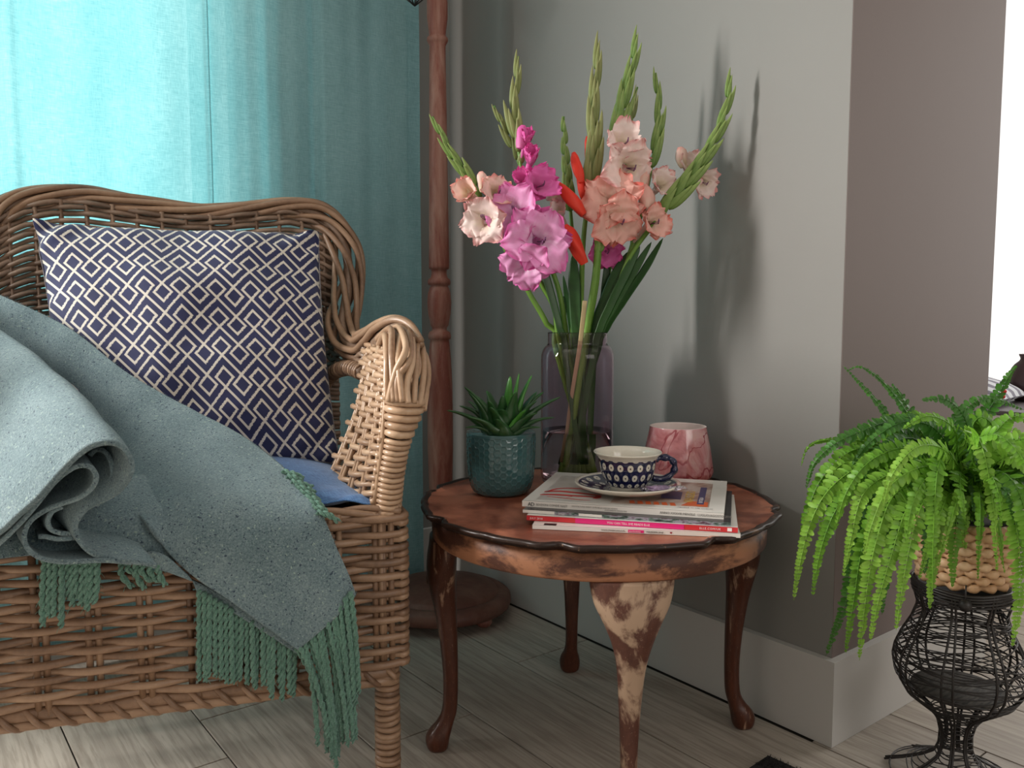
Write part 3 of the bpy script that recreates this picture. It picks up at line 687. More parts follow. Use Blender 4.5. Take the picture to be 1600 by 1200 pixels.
sweep(hemE, 'fold', 8, [(0, 0, 0, 1.0), (-4, -6, 0.04, 1.0), (-12, -20, 0.08, 1.0)], n1=30, n2=8)
cloth(surf([[(-60, 800, 1.03), (30, 775, 1.05), (120, 755, 1.07), (250, 740, 1.14)], [(-60, 850, 0.985), (35, 830, 1.005), (125, 815, 1.022), (255, 805, 1.045)], [(-50, 880, 0.98), (50, 868, 0.996), (130, 870, 1.012), (275, 892, 1.036)]], 40, 12), 'fold', M_WOOL, blanket, 0.005, 0.002, 9)
# small turned-up lip at the lower edge of the front sheet and the patch of the layer behind it
cloth(surf([[(214, 868, 1.03), (236, 862, 1.018), (262, 872, 1.018), (292, 898, 1.03)], [(212, 884, 1.032), (236, 886, 1.022), (262, 893, 1.022), (300, 907, 1.034)]], 20, 6), 'fold', M_WOOL, blanket, 0.005, 0.001, 3)
cloth(surf([[(300, 905, 1.052), (350, 930, 1.06), (410, 968, 1.068), (468, 1005, 1.078)], [(308, 925, 1.052), (350, 948, 1.06), (410, 985, 1.068), (466, 1022, 1.078)]], 24, 5), 'fold', M_WOOL, blanket, 0.005, 0.001, 4)
fzr = random.Random(31); fzm = MB()
def fuzz(pts, n, ln=0.0045):
    P_ = wcr(pts, 120); L = arc_lengths(P_)
    for _ in range(n):
        p, t = at_len(P_, L, fzr.uniform(0, L[-1])); d = Vector((fzr.uniform(-1, 1), fzr.uniform(-1, 1), fzr.uniform(-0.6, 1))).normalized() * fzr.uniform(0.4, 1) * ln
        e = Vector((fzr.uniform(-1, 1), fzr.uniform(-1, 1), fzr.uniform(-1, 1))) * ln * 0.3
        fzm.tube([p, p + d * 0.5 + e * 0.3, p + d + e], 0.00016, 3, cap=False)
fuzz(top_e, 1500); fuzz(low, 900); fuzz([(x, y, D - 0.038) for x, y, D in hemA], 900, 0.0035); fuzz([(x, y, D - 0.038) for x, y, D in hemB], 700, 0.0035)
meta(fzm.build('wool_fuzz', M_WOOL, blanket, ORG[blanket]), kind='stuff')
tr_ = random.Random(11)
def tassel(pts, r=0.0027, fray=0.3):
    """two plies twisted round each other, frayed at the end"""
    P_ = wcr(pts, 26) if len(pts[0]) == 3 and not isinstance(pts[0], Vector) else pts
    L = arc_lengths(P_)[-1]; m_ = MB(); tw = L / 0.0105 * PI
    ph0 = tr_.uniform(0, 6)
    for q in range(2):
        pp = []; rr = []
        for i, p in enumerate(P_):
            t = (P_[min(i + 1, 26)] - P_[max(i - 1, 0)]).normalized(); a = t.orthogonal().normalized(); a = (Vector((1, 0, 0)) - t * t.x).normalized(); b_ = t.cross(a)
            f = i / 26; th = ph0 + q * PI + f * tw; sp = 0.0020 + (0.002 * max(0, f - 0.85) / 0.15 * fray)
            pp.append(p + a * sp * math.cos(th) + b_ * sp * math.sin(th)); rr.append(r * (0.95 + 0.1 * math.sin(i * 1.3)) * (1 - 0.6 * max(0, (f - 0.9) / 0.1)))
        m_.tube(pp, rr, 5)
    for q in range(7):                       # loose fibres
        f = tr_.uniform(0.2, 1); i = int(f * 25); p = P_[i]; d = Vector((tr_.uniform(-1, 1), tr_.uniform(-1, 1), tr_.uniform(-1, 0.3))).normalized()
        m_.tube([p, p + d * 0.006, p + d * 0.010 + Vector((0, 0, -0.003))], 0.00035, 3)
    m_.build('tassel', M_TASSEL, blanket, P_[0])
# long vertical fringe under the tip
for i in range(19):
    x = 311 + i * 8.3; y0 = 918 + (x - 308) * 0.60; y1 = 1062 + (x - 311) * 0.10 + tr_.uniform(-8, 14); dx = tr_.uniform(-4, 4)
    if i > 12: y1 += 6
    D = 1.050 + 0.0018 * i + tr_.uniform(-0.003, 0.003); tassel([(x, y0, D), (x + dx * 0.3, (y0 + y1) / 2, D - 0.002), (x + dx, y1, D)])
# fringe along the tip edge
for i in range(21):
    f = i / 20; x = lerp(463, 548, f); y = lerp(1012, 925, f); ln = lerp(130, 190, math.sin(f * PI * 0.75)) + tr_.uniform(-25, 25); 
    if 7 < i < 13: ln += 25
    ex_ = lerp(30, 12, f) + tr_.uniform(-8, 16); D = 1.062 + 0.012 * f + tr_.uniform(-0.006, 0.004)
    tassel([(x, y, D + 0.006), (x + 0.45 * ex_, y + ln * 0.30, D - 0.004), (x + ex_ * 0.85, y + ln * 0.7, D), (x + ex_, y + ln, D + 0.002)])
for (x0, x1, n_, ya, yb, d0) in ((70, 96, 4, 874, 972, 0.992), (98, 152, 8, 878, 945, 0.996), (190, 248, 6, 878, 912, 1.02)):
    for i in range(n_):
        x = lerp(x0, x1, i / (n_ - 1)); e = yb + tr_.uniform(-14, 10); tassel([(x, ya, d0), (x - 1 + tr_.uniform(-3, 3), (ya + e) / 2, d0), (x + (14 if ya == 878 and x0 == 190 else -2) + tr_.uniform(-4, 4), e, d0 + 0.004)])
for i in range(9):
    f = i / 8; x = lerp(446, 500, f); y = lerp(736, 800, f); D = lerp(1.15, 1.09, f) - 0.004
    tassel([(x - 4, y, D), (x + 12, y + 4, D - 0.005), (x + 24 + tr_.uniform(-5, 6), y + 15 + tr_.uniform(-5, 6), D + 0.0)])

# ------------------------------------------------------------------ floor lamp pole
LD = 1.94; LC = room(-0.172, LD, 0)
def z_at(py, D): return W(800, py, D).z
lamp = thing('floor_lamp', 'turned wooden floor lamp pole with chalky red paint on a round base', 'floor lamp', LC)
mpp = LD / F_PX
pole_px = [(900, 12), (893, 11), (889, 13), (880, 14), (860, 11), (830, 12), (800, 15), (760, 18.5), (700, 20), (650, 20), (600, 19.5), (560, 17.5), (536, 15.5), (531, 15), (529, 17.5), (524, 17.8), (519, 16), (516, 11.5), (512, 11.5), (508, 14.5), (503, 15), (490, 17.6), (472, 18.8), (458, 17.6), (450, 15), (447, 13.6), (445, 17), (441, 18), (437, 17), (434, 13.5), (428, 11.8), (422, 12.2), (420, 15.5), (416, 16), (380, 15.5), (300, 14.6), (200, 13.6), (120, 12.8), (72, 12.2), (68, 14), (64, 16.2), (60, 15.8), (56, 12.6), (50, 13.0), (30, 15.6), (5, 15.8), (-30, 13), (-50, 10), (-56, 14), (-66, 15), (-72, 11), (-200, 10.5), (-300, 10)]
prof = [(hw * mpp, z_at(py, LD)) for py, hw in pole_px]
pole = MB().lathe(prof, LC, 40).build('pole', M_LAMP, lamp)
prof2 = [(0.010, 0.075), (24 * mpp, 0.078), (24.5 * mpp, 0.092), (20 * mpp, 0.100), (15 * mpp, 0.112), (16.5 * mpp, 0.12), (17.5 * mpp, 0.126), (15 * mpp, 0.132), (12 * mpp, 0.138), (12 * mpp, 0.15)]
MB().lathe(prof2, LC, 40).build('collar', M_LAMPB, lamp)
bp_ = [(0.0, 0.020), (0.155, 0.020), (0.166, 0.024), (0.170, 0.034), (0.168, 0.046), (0.160, 0.053), (0.150, 0.0565), (0.142, 0.0572), (0.140, 0.0552), (0.137, 0.0552), (0.135, 0.061), (0.128, 0.066), (0.09, 0.072), (0.05, 0.078), (0.0, 0.080)]
MB().lathe(bp_, LC, 80).build('base', M_LAMPB, lamp)
for a in (-38, 52, 142, 232):
    p = LC + Vector((0.135 * math.cos(math.radians(a - 37.8)), 0.135 * math.sin(math.radians(a - 37.8)), 0))
    MB().lathe([(0.0, 0.0), (0.014, 0.0), (0.019, 0.006), (0.019, 0.014), (0.014, 0.021), (0.0, 0.022)], p, 20).build('foot', M_LAMP, lamp, p)
MB().tube([LC + Vector((0, 0, z_at(-300, LD))), LC + Vector((0, 0, z_at(-300, LD) + 0.06))], 0.012, 16).build('socket', M_BLACK, lamp)
# black wire cage hanging beside the pole, only its tip in view
ct = W(648, 9, 1.80); cage = thing('wire_lampshade', 'black wire shade whose pointed tip hangs beside the top of the lamp pole', 'lampshade', ct)
for k in range(9):
    a = 2 * PI * k / 9; rr_ = [0.001, 0.022, 0.06, 0.10, 0.085, 0.03]; zz = [0, 0.018, 0.06, 0.14, 0.24, 0.32]
    MB().tube([ct + Vector((r * math.cos(a + 0.12 * j), r * math.sin(a + 0.12 * j), z)) for j, (r, z) in enumerate(zip(rr_, zz))], 0.0014, 5).build('wire', M_BLACK, cage, ct)
for r, z in ((0.10, 0.14), (0.03, 0.32), (0.06, 0.06)): MB().tube([ct + Vector((r * math.cos(2 * PI * i / 24), r * math.sin(2 * PI * i / 24), z)) for i in range(24)], 0.0016, 5, closed=True).build('ring', M_BLACK, cage, ct)
lampjoin = ct + Vector((0, 0, 0.32)); MB().tube([lampjoin, lampjoin + Vector((0, 0, 0.10)), Vector((LC.x, LC.y, lampjoin.z + 0.12))], 0.003, 6).build('cord', M_BLACK, cage, ct)

# ------------------------------------------------------------------ side table
TC = room(0.141, 1.347, 0); HT = 0.416; TR = 0.293
table = thing('side_table', 'round scalloped reddish wooden side table on curved legs with rubbed varnish', 'table', TC)
def scal(r, z, th, j):
    if r < TR * 0.9: return r
    a = ((th + 0.15) / (2 * PI) * 8) % 1.0; d = min(a, 1 - a)                # 8 bracket-shaped scallops
    e = 0.011 * math.exp(-(d / 0.055) ** 2) - 0.004 * math.exp(-((d - 0.13) / 0.05) ** 2) + 0.003 * math.cos(2 * PI * a * 1.0) * 0
    b = 0.003 * math.exp(-((abs(a - 0.5)) / 0.05) ** 2)
    return r - e - b
tp = [(0.0, HT - 0.012), (0.262, HT - 0.012), (TR - 0.016, HT - 0.012), (TR - 0.014, HT - 0.010), (TR - 0.006, HT - 0.009), (TR - 0.005, HT - 0.006), (TR - 0.001, HT - 0.005), (TR, HT - 0.002), (TR - 0.001, HT + 0.0012), (TR - 0.004, HT + 0.002), (TR - 0.009, HT + 0.0016), (TR - 0.012, HT - 0.0002), (TR - 0.030, HT - 0.0002), (0.12, HT), (0.0, HT)]
tb = MB().lathe(tp, TC, 320, cap=False, rfun=scal)
o = tb.build('tabletop', M_TOP, table)
o.data.materials.append(M_EDGE)
for p in o.data.polygons:
    c = p.center; rr_ = math.hypot(c.x, c.y)
    if rr_ > TR - 0.0245 and c.z < HT + 0.003 and not (c.z > HT - 0.001 and rr_ < TR - 0.013): p.material_index = 1
ap = [(0.262, HT - 0.0535), (0.2715, HT - 0.0535), (0.274, HT - 0.0505), (0.275, HT - 0.012), (0.262, HT - 0.012), (0.262, HT - 0.0535)]
MB().lathe(ap, TC, 120, cap=False).build('apron', M_APRON, table)
def cabriole(ang, mat, wide=1.0):
    sec = [  # z, centre radius, half width (tangential), half depth (radial)
        (0.000, 0.268, 0.013, 0.013), (0.006, 0.268, 0.0185, 0.0175), (0.020, 0.268, 0.0205, 0.020), (0.034, 0.263, 0.018, 0.0185), (0.048, 0.255, 0.0135, 0.0145), (0.070, 0.2475, 0.0118, 0.0125), (0.12, 0.2455, 0.0125, 0.0125), (0.18, 0.248, 0.0155, 0.0145),
        (0.235, 0.253, 0.020, 0.018), (0.270, 0.257, 0.028, 0.0215), (0.300, 0.2595, 0.040, 0.024), (0.325, 0.2595, 0.052, 0.0240), (0.345, 0.2580, 0.0575, 0.0225), (0.3620, 0.2570, 0.060, 0.0215)]
    ss = cr(sec, 44); g = []; n = 28; er = Vector((math.cos(ang), math.sin(ang), 0)); et = Vector((-math.sin(ang), math.cos(ang), 0))
    for (z, rc, hw, hd) in ss:
        row = []
        for k in range(n):
            th = 2 * PI * k / n; cx_, sx_ = math.cos(th), math.sin(th); e = 0.8
            t_ = math.copysign(abs(sx_) ** e, sx_) * hw * wide; r_ = math.copysign(abs(cx_) ** e, cx_) * hd
            bend = -(t_ * t_) / (2 * 0.27)                       # follows the round apron
            row.append(TC + er * (rc + r_ + bend) + et * t_ + Vector((0, 0, z)))
        g.append(row)
    m_ = MB(); vs = [p for r in g for p in r]; fs = [(i * n + k, i * n + (k + 1) % n, (i + 1) * n + (k + 1) % n, (i + 1) * n + k) for i in range(len(g) - 1) for k in range(n)]
    fs += [tuple(range(n - 1, -1, -1)), tuple((len(g) - 1) * n + k for k in range(n))]
    m_.add(vs, fs); return m_.build('leg', mat, table, TC + er * 0.25)
for a, mt in ((188, M_LEG), (95, M_LEG), (8, M_LEG), (275.5, M_LEG2)):
    lg = cabriole(math.radians(a - 37.8), mt)
    if mt is M_LEG2: lg['label'] = 'stripped pale patchy leg facing the viewer'

# ------------------------------------------------------------------ magazines
ZT = HT + 0.0004
PAPER = Mat('page_edges', (0.62, 0.60, 0.56, 1), 0.7)
v_ = PAPER.mapped('Object', (1, 1, 900)); PAPER.color(PAPER.mix(PAPER.noise(v_, 1.0, 2), (0.45, 0.43, 0.40, 1), (0.70, 0.68, 0.64, 1))); M_PAPER = PAPER.m
def plain(name, rgb, rough=0.35, **k): return Mat(name, srgb(*rgb), rough, **k).m
M_COVW = plain('white_glossy_cover', (226, 222, 216), 0.22)
M_INK = plain('black_ink', (28, 26, 28), 0.5); M_INKG = plain('grey_ink', (120, 116, 112), 0.5); M_WHITE = plain('white_ink', (245, 235, 235), 0.5)
def text_me(body, size, font_shear=0.0, space=1.0):
    cu = bpy.data.curves.new('lettering', 'FONT'); cu.body = body; cu.size = size; cu.shear = font_shear; cu.space_character = space; cu.resolution_u = 2; cu.extrude = 0.00005
    return cu
def lettering(body, size, p, xdir, ydir, mat, parent, align='LEFT', shear=0.0, space=1.0):
    cu = text_me(body, size, shear, space); cu.align_x = align; cu.materials.append(mat)
    tmp = bpy.data.objects.new('tmp', cu); C.objects.link(tmp); bpy.context.view_layer.update()
    me = bpy.data.meshes.new_from_object(tmp.evaluated_get(bpy.context.evaluated_depsgraph_get())); bpy.data.objects.remove(tmp); bpy.data.curves.remove(cu)
    if not me.materials: me.materials.append(mat)
    o = bpy.data.objects.new('lettering', me); C.objects.link(o); x = Vector(xdir).normalized(); y = Vector(ydir); y = (y - x * y.dot(x)).normalized(); z = x.cross(y)
    M_ = Matrix((x, y, z)).transposed().to_4x4(); M_.translation = Vector(p) - ORG[parent]; o.parent = parent; o.matrix_local = M_; ORG[o] = Vector(p); return o
class Mag:
    def __init__(s, fl, fr, z0, th, depth, label, cover, spine, bow=0.0, skew=0.0):
        """fl, fr: picture columns/rows of the front spine's upper corners"""
        s.z0, s.z1 = z0, z0 + th; a = Wz(*fl, s.z1); b = Wz(*fr, s.z1); a.z = b.z = 0
        s.x = (b - a).normalized(); s.y = Vector((-s.x.y, s.x.x, 0)); s.L = (b - a).length; s.d = depth; s.a = a
        s.t = thing('magazine', label, 'magazine', a + Vector((0, 0, z0)), 'magazines stacked on the round table')
        e = 0.0005
        def q(u, v, z): return a + s.x * u + s.y * v + Vector((0, 0, z))
        s.q = q; c_ = 0.00035
        def sheet(za, zb, name, mat):
            MB().prism([q(0, 0, za), q(s.L, 0, za), q(s.L, depth, za), q(0, depth, za)], (0, 0, zb - za)).build(name, mat, s.t, smooth=False)
        sheet(z0, z0 + c_, 'back_cover', cover); sheet(s.z1 - c_, s.z1, 'front_cover', cover)
        MB().prism([q(0.0006, 0.001, z0 + c_), q(s.L - 0.0006, 0.001, z0 + c_), q(s.L - 0.0006, depth - 0.0008, z0 + c_), q(0.0006, depth - 0.0008, z0 + c_)], (0, 0, th - 2 * c_)).build('pages', M_PAPER, s.t, smooth=False)
        sp = MB().prism([q(0, -e, z0), q(s.L, -e, z0), q(s.L, 0.001, z0), q(0, 0.001, z0)], (0, 0, th)); sp.build('spine', spine, s.t, smooth=False)
    def top(s, u, v): return s.q(u, v, s.z1 + 0.0002)
    def print_(s, poly, mat, h=0.00012, name='cover_print'):
        MB().prism([s.q(u, v, s.z1 + 0.00003) for u, v in poly], (0, 0, h)).build(name, mat, s.t, smooth=False)
    def spine_text(s, body, u, size, mat, dz=0.0, align='LEFT', space=1.0):
        lettering(body, size, s.q(u, -0.0011, s.z0 + (s.z1 - s.z0) * 0.5 - size * 0.34 + dz), s.x, (0, 0, 1), mat, s.t, align, 0, space)
    def spine_patch(s, u0, u1, f0, f1, mat):
        th = s.z1 - s.z0
        MB().prism([s.q(u0, -0.0008, s.z0 + th * f0), s.q(u1, -0.0008, s.z0 + th * f0), s.q(u1, -0.0008, s.z0 + th * f1), s.q(u0, -0.0008, s.z0 + th * f1)], s.y * 0.0003).build('spine_print', mat, s.t, smooth=False)
_pk = Mat('pink_red_spine', rough=0.3); ux = _pk.sep(_pk.mapped('Object'))
M_RED = plain('red_spine', (205, 52, 58), 0.3); M_PINK = plain('hot_pink', (224, 44, 122), 0.3)
z = ZT
m1 = Mag((832, 820), (1157, 834), z, 0.0058, 0.215, 'white magazine with dark lettering on its spine, lowest of the stack', M_COVW, M_COVW); z += 0.0064
m1.spine_text('WWW.ZWIERCIADLO.PL', 0.098, 0.0030, M_INK); m1.spine_patch(0.136, 0.158, 0.15, 0.85, M_PINK); m1.spine_text('wysokieobcasy', 0.137, 0.0028, M_WHITE); m1.spine_text('WRZESIEŃ 2018', 0.161, 0.0034, M_INK)
hp = [(0.0017 * math.sin(t) ** 3, 0.0016 * (0.81 * math.cos(t) - 0.31 * math.cos(2 * t) - 0.125 * math.cos(3 * t) - 0.06 * math.cos(4 * t))) for t in [2 * PI * i / 20 for i in range(20)]]
MB().prism([m1.q(0.1955 + a, -0.0008, m1.z0 + 0.0031 + b) for a, b in hp], m1.y * 0.0003).build('spine_print', plain('dark_red_ink', (150, 25, 50)), m1.t, smooth=False)
m1.print_([(0.016, 0.0), (0.034, 0.0), (0.034, 0.012), (0.016, 0.012)], M_INK)
m1b = z
m2 = Mag((823, 805), (1153, 824.5), z, 0.0072, 0.215, 'magazine with a hot pink and red spine, second from the bottom', M_COVW, M_RED); z += 0.0074
m2.spine_patch(0.072, 0.226, 0.0, 1.0, M_PINK)
m2.spine_text('JULY 2018', 0.005, 0.0040, M_WHITE, space=1.1); m2.spine_text('YOU CAN TELL SHE READS ELLE', 0.118, 0.0042, M_WHITE, 0.0); m2.spine_text('ELLE.COM/UK', 0.247, 0.0042, M_WHITE, space=1.15)
m2.spine_patch(m2.L - 0.014, m2.L - 0.008, 0.2, 0.85, M_WHITE)
_m3 = Mat('picture_spine', rough=0.35); vv = _m3.mapped('Object', (60, 60, 200)); _m3.color(_m3.ramp(_m3.noise(vv, 1, 4), [(0.36, (0.02, 0.025, 0.03, 1)), (0.45, (0.10, 0.16, 0.13, 1)), (0.52, (0.32, 0.30, 0.36, 1)), (0.62, (0.10, 0.05, 0.07, 1))]))
M_DKCOV = plain('dark_glossy_cover', (38, 34, 38), 0.25)
m3 = Mag((817, 796), (1142, 817), z, 0.0050, 0.215, 'thin magazine with a dark picture strip on its spine, third from the bottom', M_DKCOV, _m3.m); z += 0.0052
m3.spine_patch(0.0, 0.048, 0.1, 1.0, M_COVW); m3.spine_patch(0.084, 0.118, 0.15, 0.9, M_COVW)
m3.spine_text('select', 0.054, 0.0040, M_WHITE); m3.spine_text('THE SUMMER ISSUE', 0.205, 0.0032, M_WHITE) if False else None
m4 = Mag((816, 782), (1131, 802), z, 0.0088, 0.235, 'white glossy magazine with red strokes on its cover, topmost under the saucer', M_COVW, M_COVW); z += 0.0090
m4.spine_text('AD', 0.009, 0.0078, M_INK, space=0.85); m4.spine_text('EDIZIONI CONDÉ NAST', 0.022, 0.0044, M_INKG, -0.0); m4.spine_text('ARCHITECTURAL DIGEST. LE PIÙ BELLE CASE DEL MONDO', 0.076, 0.0026, M_INKG, 0.001)
m4.spine_text('ARREDAMENTO DESIGN STILE', 0.125, 0.0024, M_INKG, -0.0018)
m4.spine_text('ANNO XXXVIII MENSILE', 0.205, 0.0046, M_INKG); m4.spine_text('LUGLIO/AGOSTO 2018', 0.258, 0.0046, M_INKG)
ZM = m4.z1
# cover: fine frame, red strokes, script and a picture block
L4 = m4.L
M_PHOTO1 = Mat('photo_print_stone', rough=0.3); M_PHOTO1.color(M_PHOTO1.ramp(M_PHOTO1.noise(M_PHOTO1.mapped('Object', (16, 30, 1)), 1.3, 4), [(0.3, (0.14, 0.08, 0.06, 1)), (0.46, (0.36, 0.24, 0.19, 1)), (0.6, (0.52, 0.45, 0.40, 1))]))
M_GREYP = Mat('photo_print_pale', rough=0.3); M_GREYP.color(M_GREYP.ramp(M_GREYP.noise(M_GREYP.mapped('Object', (14, 14, 1)), 1, 3), [(0.3, (0.42, 0.40, 0.37, 1)), (0.7, (0.58, 0.56, 0.53, 1))]))
m4.print_([(0.018, 0.012), (0.205, 0.012), (0.190, 0.205), (0.018, 0.205)], M_GREYP.m)
m4.print_([(0.130, 0.02), (L4 - 0.022, 0.03), (L4 - 0.022, 0.205), (0.130, 0.205)], M_PHOTO1.m, 0.00018)
m4.print_([(0.195, 0.006), (L4 - 0.016, 0.006), (L4 - 0.016, 0.026), (0.195, 0.026)], M_COVW, 0.00024)
M_REDI = plain('red_ink', (196, 32, 30), 0.4); M_OR = plain('orange_print', (206, 92, 40), 0.4); M_BL = plain('blue_print', (62, 66, 110), 0.4); M_YE = plain('yellow_print', (222, 180, 60), 0.4)
def stroke(m, pts, w, mat, h=0.0003):
    c_ = cr(pts, 18); A = []; B = []
    for i, p in enumerate(c_):
        a = Vector(c_[max(i - 1, 0)]); b = Vector(c_[min(i + 1, 18)]); t = (b - a).normalized(); n = Vector((-t.y, t.x)); ww = 1.7 * w * (0.4 + 0.6 * math.sin(PI * (0.1 + 0.85 * i / 18)))
        A.append(m.q(p[0] + n.x * ww, p[1] + n.y * ww, m.z1 + h)); B.append(m.q(p[0] - n.x * ww, p[1] - n.y * ww, m.z1 + h))
    MB().grid([A, B], flip=True).build('cover_print', mat, m.t, smooth=False)
stroke(m4, [(0.022, 0.070), (0.035, 0.098), (0.070, 0.106), (0.100, 0.090), (0.112, 0.075)], 0.0018, M_REDI)
stroke(m4, [(0.018, 0.068), (0.040, 0.078), (0.080, 0.072), (0.110, 0.062)], 0.0026, M_REDI)
stroke(m4, [(0.016, 0.046), (0.040, 0.052), (0.080, 0.052), (0.108, 0.052)], 0.0026, M_REDI)
stroke(m4, [(0.104, 0.060), (0.106, 0.052), (0.102, 0.042)], 0.0030, M_REDI)
stroke(m4, [(0.030, 0.036), (0.055, 0.032), (0.080, 0.028), (0.098, 0.028)], 0.0010, M_REDI)
stroke(m4, [(0.060, 0.036), (0.066, 0.046), (0.064, 0.052)], 0.0006, M_REDI)
lettering('Ville', 0.018, m4.top(0.066, 0.158) + Vector((0, 0, .0003)), m4.x + m4.y * 0.15, m4.y, M_INK, m4.t, shear=0.3); lettering('d\'estate', 0.015, m4.top(0.075, 0.140) + Vector((0, 0, .0003)), m4.x + m4.y * 0.15, m4.y, M_INK, m4.t, shear=0.3)
for i in range(6):
    u = 0.158 + i * 0.012; m4.print_([(u, 0.026), (u + 0.008, 0.027), (u + 0.004, 0.046), (u - 0.003, 0.044)], M_OR, 0.0003)
m4.print_([(L4 - 0.095, 0.075), (L4 - 0.065, 0.070), (L4 - 0.066, 0.125), (L4 - 0.098, 0.128)], M_BL, 0.0003)
m4.print_([(L4 - 0.062, 0.032), (L4 - 0.024, 0.032), (L4 - 0.024, 0.062), (L4 - 0.050, 0.064)], M_OR, 0.00026)
m4.print_([(L4 - 0.040, 0.045), (L4 - 0.030, 0.045), (L4 - 0.030, 0.170), (L4 - 0.040, 0.170)], M_BL, 0.00028)
lettering('VIAGGIO', 0.0205, m4.top(L4 - 0.046, 0.052) + Vector((0, 0, .0003)), m4.y, -m4.x, M_YE, m4.t)
lettering('IN ITALIA', 0.0085, m4.top(L4 - 0.032, 0.055) + Vector((0, 0, .0004)), m4.y, -m4.x, M_WHITE, m4.t)
lettering('MENSILE  N. 445  LUGLIO', 0.0045, m4.top(L4 - 0.066, 0.017) + Vector((0, 0, .0003)), m4.x, m4.y, M_INK, m4.t)

# ------------------------------------------------------------------ cup, saucer, wrapped sweet
CC = Wz(980, 768, ZM + 0.001); CC.z = 0
def _spot(name, dotf, ground=(0.008, 0.010, 0.055, 1), cream=(0.72, 0.68, 0.58, 1), cream_f=None):
    m = Mat(name, rough=0.10, Coat_Weight=0.6); X.nt = m.nt; uv = m.sep(m.coord('UV')); f_out, f_in, cf = dotf(uv, m)
    c = m.mix(f_out, ground, cream); c = m.mix(f_in, c, (0.03, 0.02, 0.03, 1))
    if cf is not None: c = m.mix(cf, c, cream)
    m.color(c); return m.m
def cupdots(uv, m):
    r = uv[1] * 3.9; row = xfloor(r); ff = uv[0] * 18 + xmod(row, 2.0) * 0.5; a = xmod(ff, 1.0) - 0.5; b = (xmod(r, 1.0) - 0.5)
    d = xsqrt(a * a * 1.0 + b * b * 0.70); out = clampx((0.31 - d) / 0.03); inn = clampx((0.085 - d) / 0.02)
    return out.s, inn.s, None
M_CUP = _spot('cobalt_dotted_glaze', cupdots)
M_CREAM = Mat('cream_glaze', (0.70, 0.66, 0.57, 1), 0.12, Coat_Weight=0.5).m
def saucerdots(uv, m):
    r = uv[1] * 2.9; row = xfloor(r); ff = uv[0] * 22 + xmod(row, 2.0) * 0.5; a = xmod(ff, 1.0) - 0.5; b = xmod(r, 1.0) - 0.5
    d = xsqrt(a * a * 0.8 + b * b * 0.62); out = clampx((0.27 - d) / 0.03); inn = clampx((0.07 - d) / 0.02); return out.s, inn.s, None
M_SAUC = _spot('cobalt_dotted_saucer_glaze', saucerdots)
zs0 = ZM + 0.0006
sau = thing('saucer', 'cream rimmed navy saucer with white dots lying on the magazines', 'saucer', CC + Vector((0, 0, zs0)))
RS = 0.0825
MB().lathe([(0.0, 0.0), (0.040, 0.0), (0.042, 0.0018), (0.064, 0.0055), (0.078, 0.0110), (RS, 0.0145), (RS + 0.0006, 0.0160), (RS - 0.0006, 0.0173), (0.0775, 0.0155), (0.0768, 0.0150)], CC + Vector((0, 0, zs0)), 72, cap=False).build('saucer_body', M_CREAM, sau)
MB().lathe([(0.0768, 0.0150), (0.068, 0.0108), (0.055, 0.0071), (0.045, 0.0052), (0.036, 0.0046), (0.028, 0.0042)], CC + Vector((0, 0, zs0)), 72, cap=False).build('dotted_well', M_SAUC, sau)
MB().lathe([(0.028, 0.0042), (0.0, 0.0040)], CC + Vector((0, 0, zs0)), 72, cap=False).build('well_centre', M_CREAM, sau)
zc = zs0 + 0.0048
cup = thing('teacup', 'navy teacup with white ringed dots and cream lip on the saucer', 'cup', CC + Vector((0, 0, zc)))
co = CC + Vector((0, 0, zc)); CH = 0.0525
KS = 1.12
def S_(pts, n):
    q = cr(pts, n) if n else pts
    return [(x * KS, y * KS) for x, y in q]
outer = S_([(0.0270, 0.0062), (0.0310, 0.0120), (0.0362, 0.0220), (0.0392, 0.0330), (0.0405, 0.0430), (0.0413, 0.0450)], 24)
MB().lathe(outer, co, 72, cap=False).build('cup_body', M_CUP, cup)
MB().lathe(S_([(0.0, 0.0004), (0.022, 0.0), (0.0245, 0.0), (0.0248, 0.0040), (0.0270, 0.0062)], 0), co, 60, cap=False).build('foot_ring', M_CREAM, cup)
lip = S_([(0.0413, 0.0450), (0.0430, 0.0475), (0.0455, 0.0500), (0.0474, 0.0518), (0.0478, 0.0530), (0.0468, 0.0538), (0.0445, 0.0522), (0.0412, 0.0480), (0.0385, 0.0400), (0.0360, 0.0280), (0.0300, 0.0140), (0.0200, 0.0080), (0.0, 0.0070)], 50)
MB().lathe(lip, co, 72, cap=False).build('lip', M_CREAM, cup)
hx = room(1, 0.05, 0).normalized()
hp = S_([(0.0385, 0.0415), (0.047, 0.0440), (0.060, 0.0425), (0.0665, 0.0345), (0.0655, 0.0240), (0.0560, 0.0155), (0.0440, 0.0135), (0.0355, 0.0155)], 36)
M_NAVY = Mat('cobalt_glaze', (0.010, 0.012, 0.06, 1), 0.1, Coat_Weight=0.6).m
rr_ = [0.0052 + 0.0010 * math.sin(i * 1.05) * (1 if i < 24 else 0.2) for i in range(37)]
MB().tube([co + hx * a + Vector((0, 0, b)) for a, b in hp], rr_, 10, flat=1.25).build('handle', M_NAVY, cup)
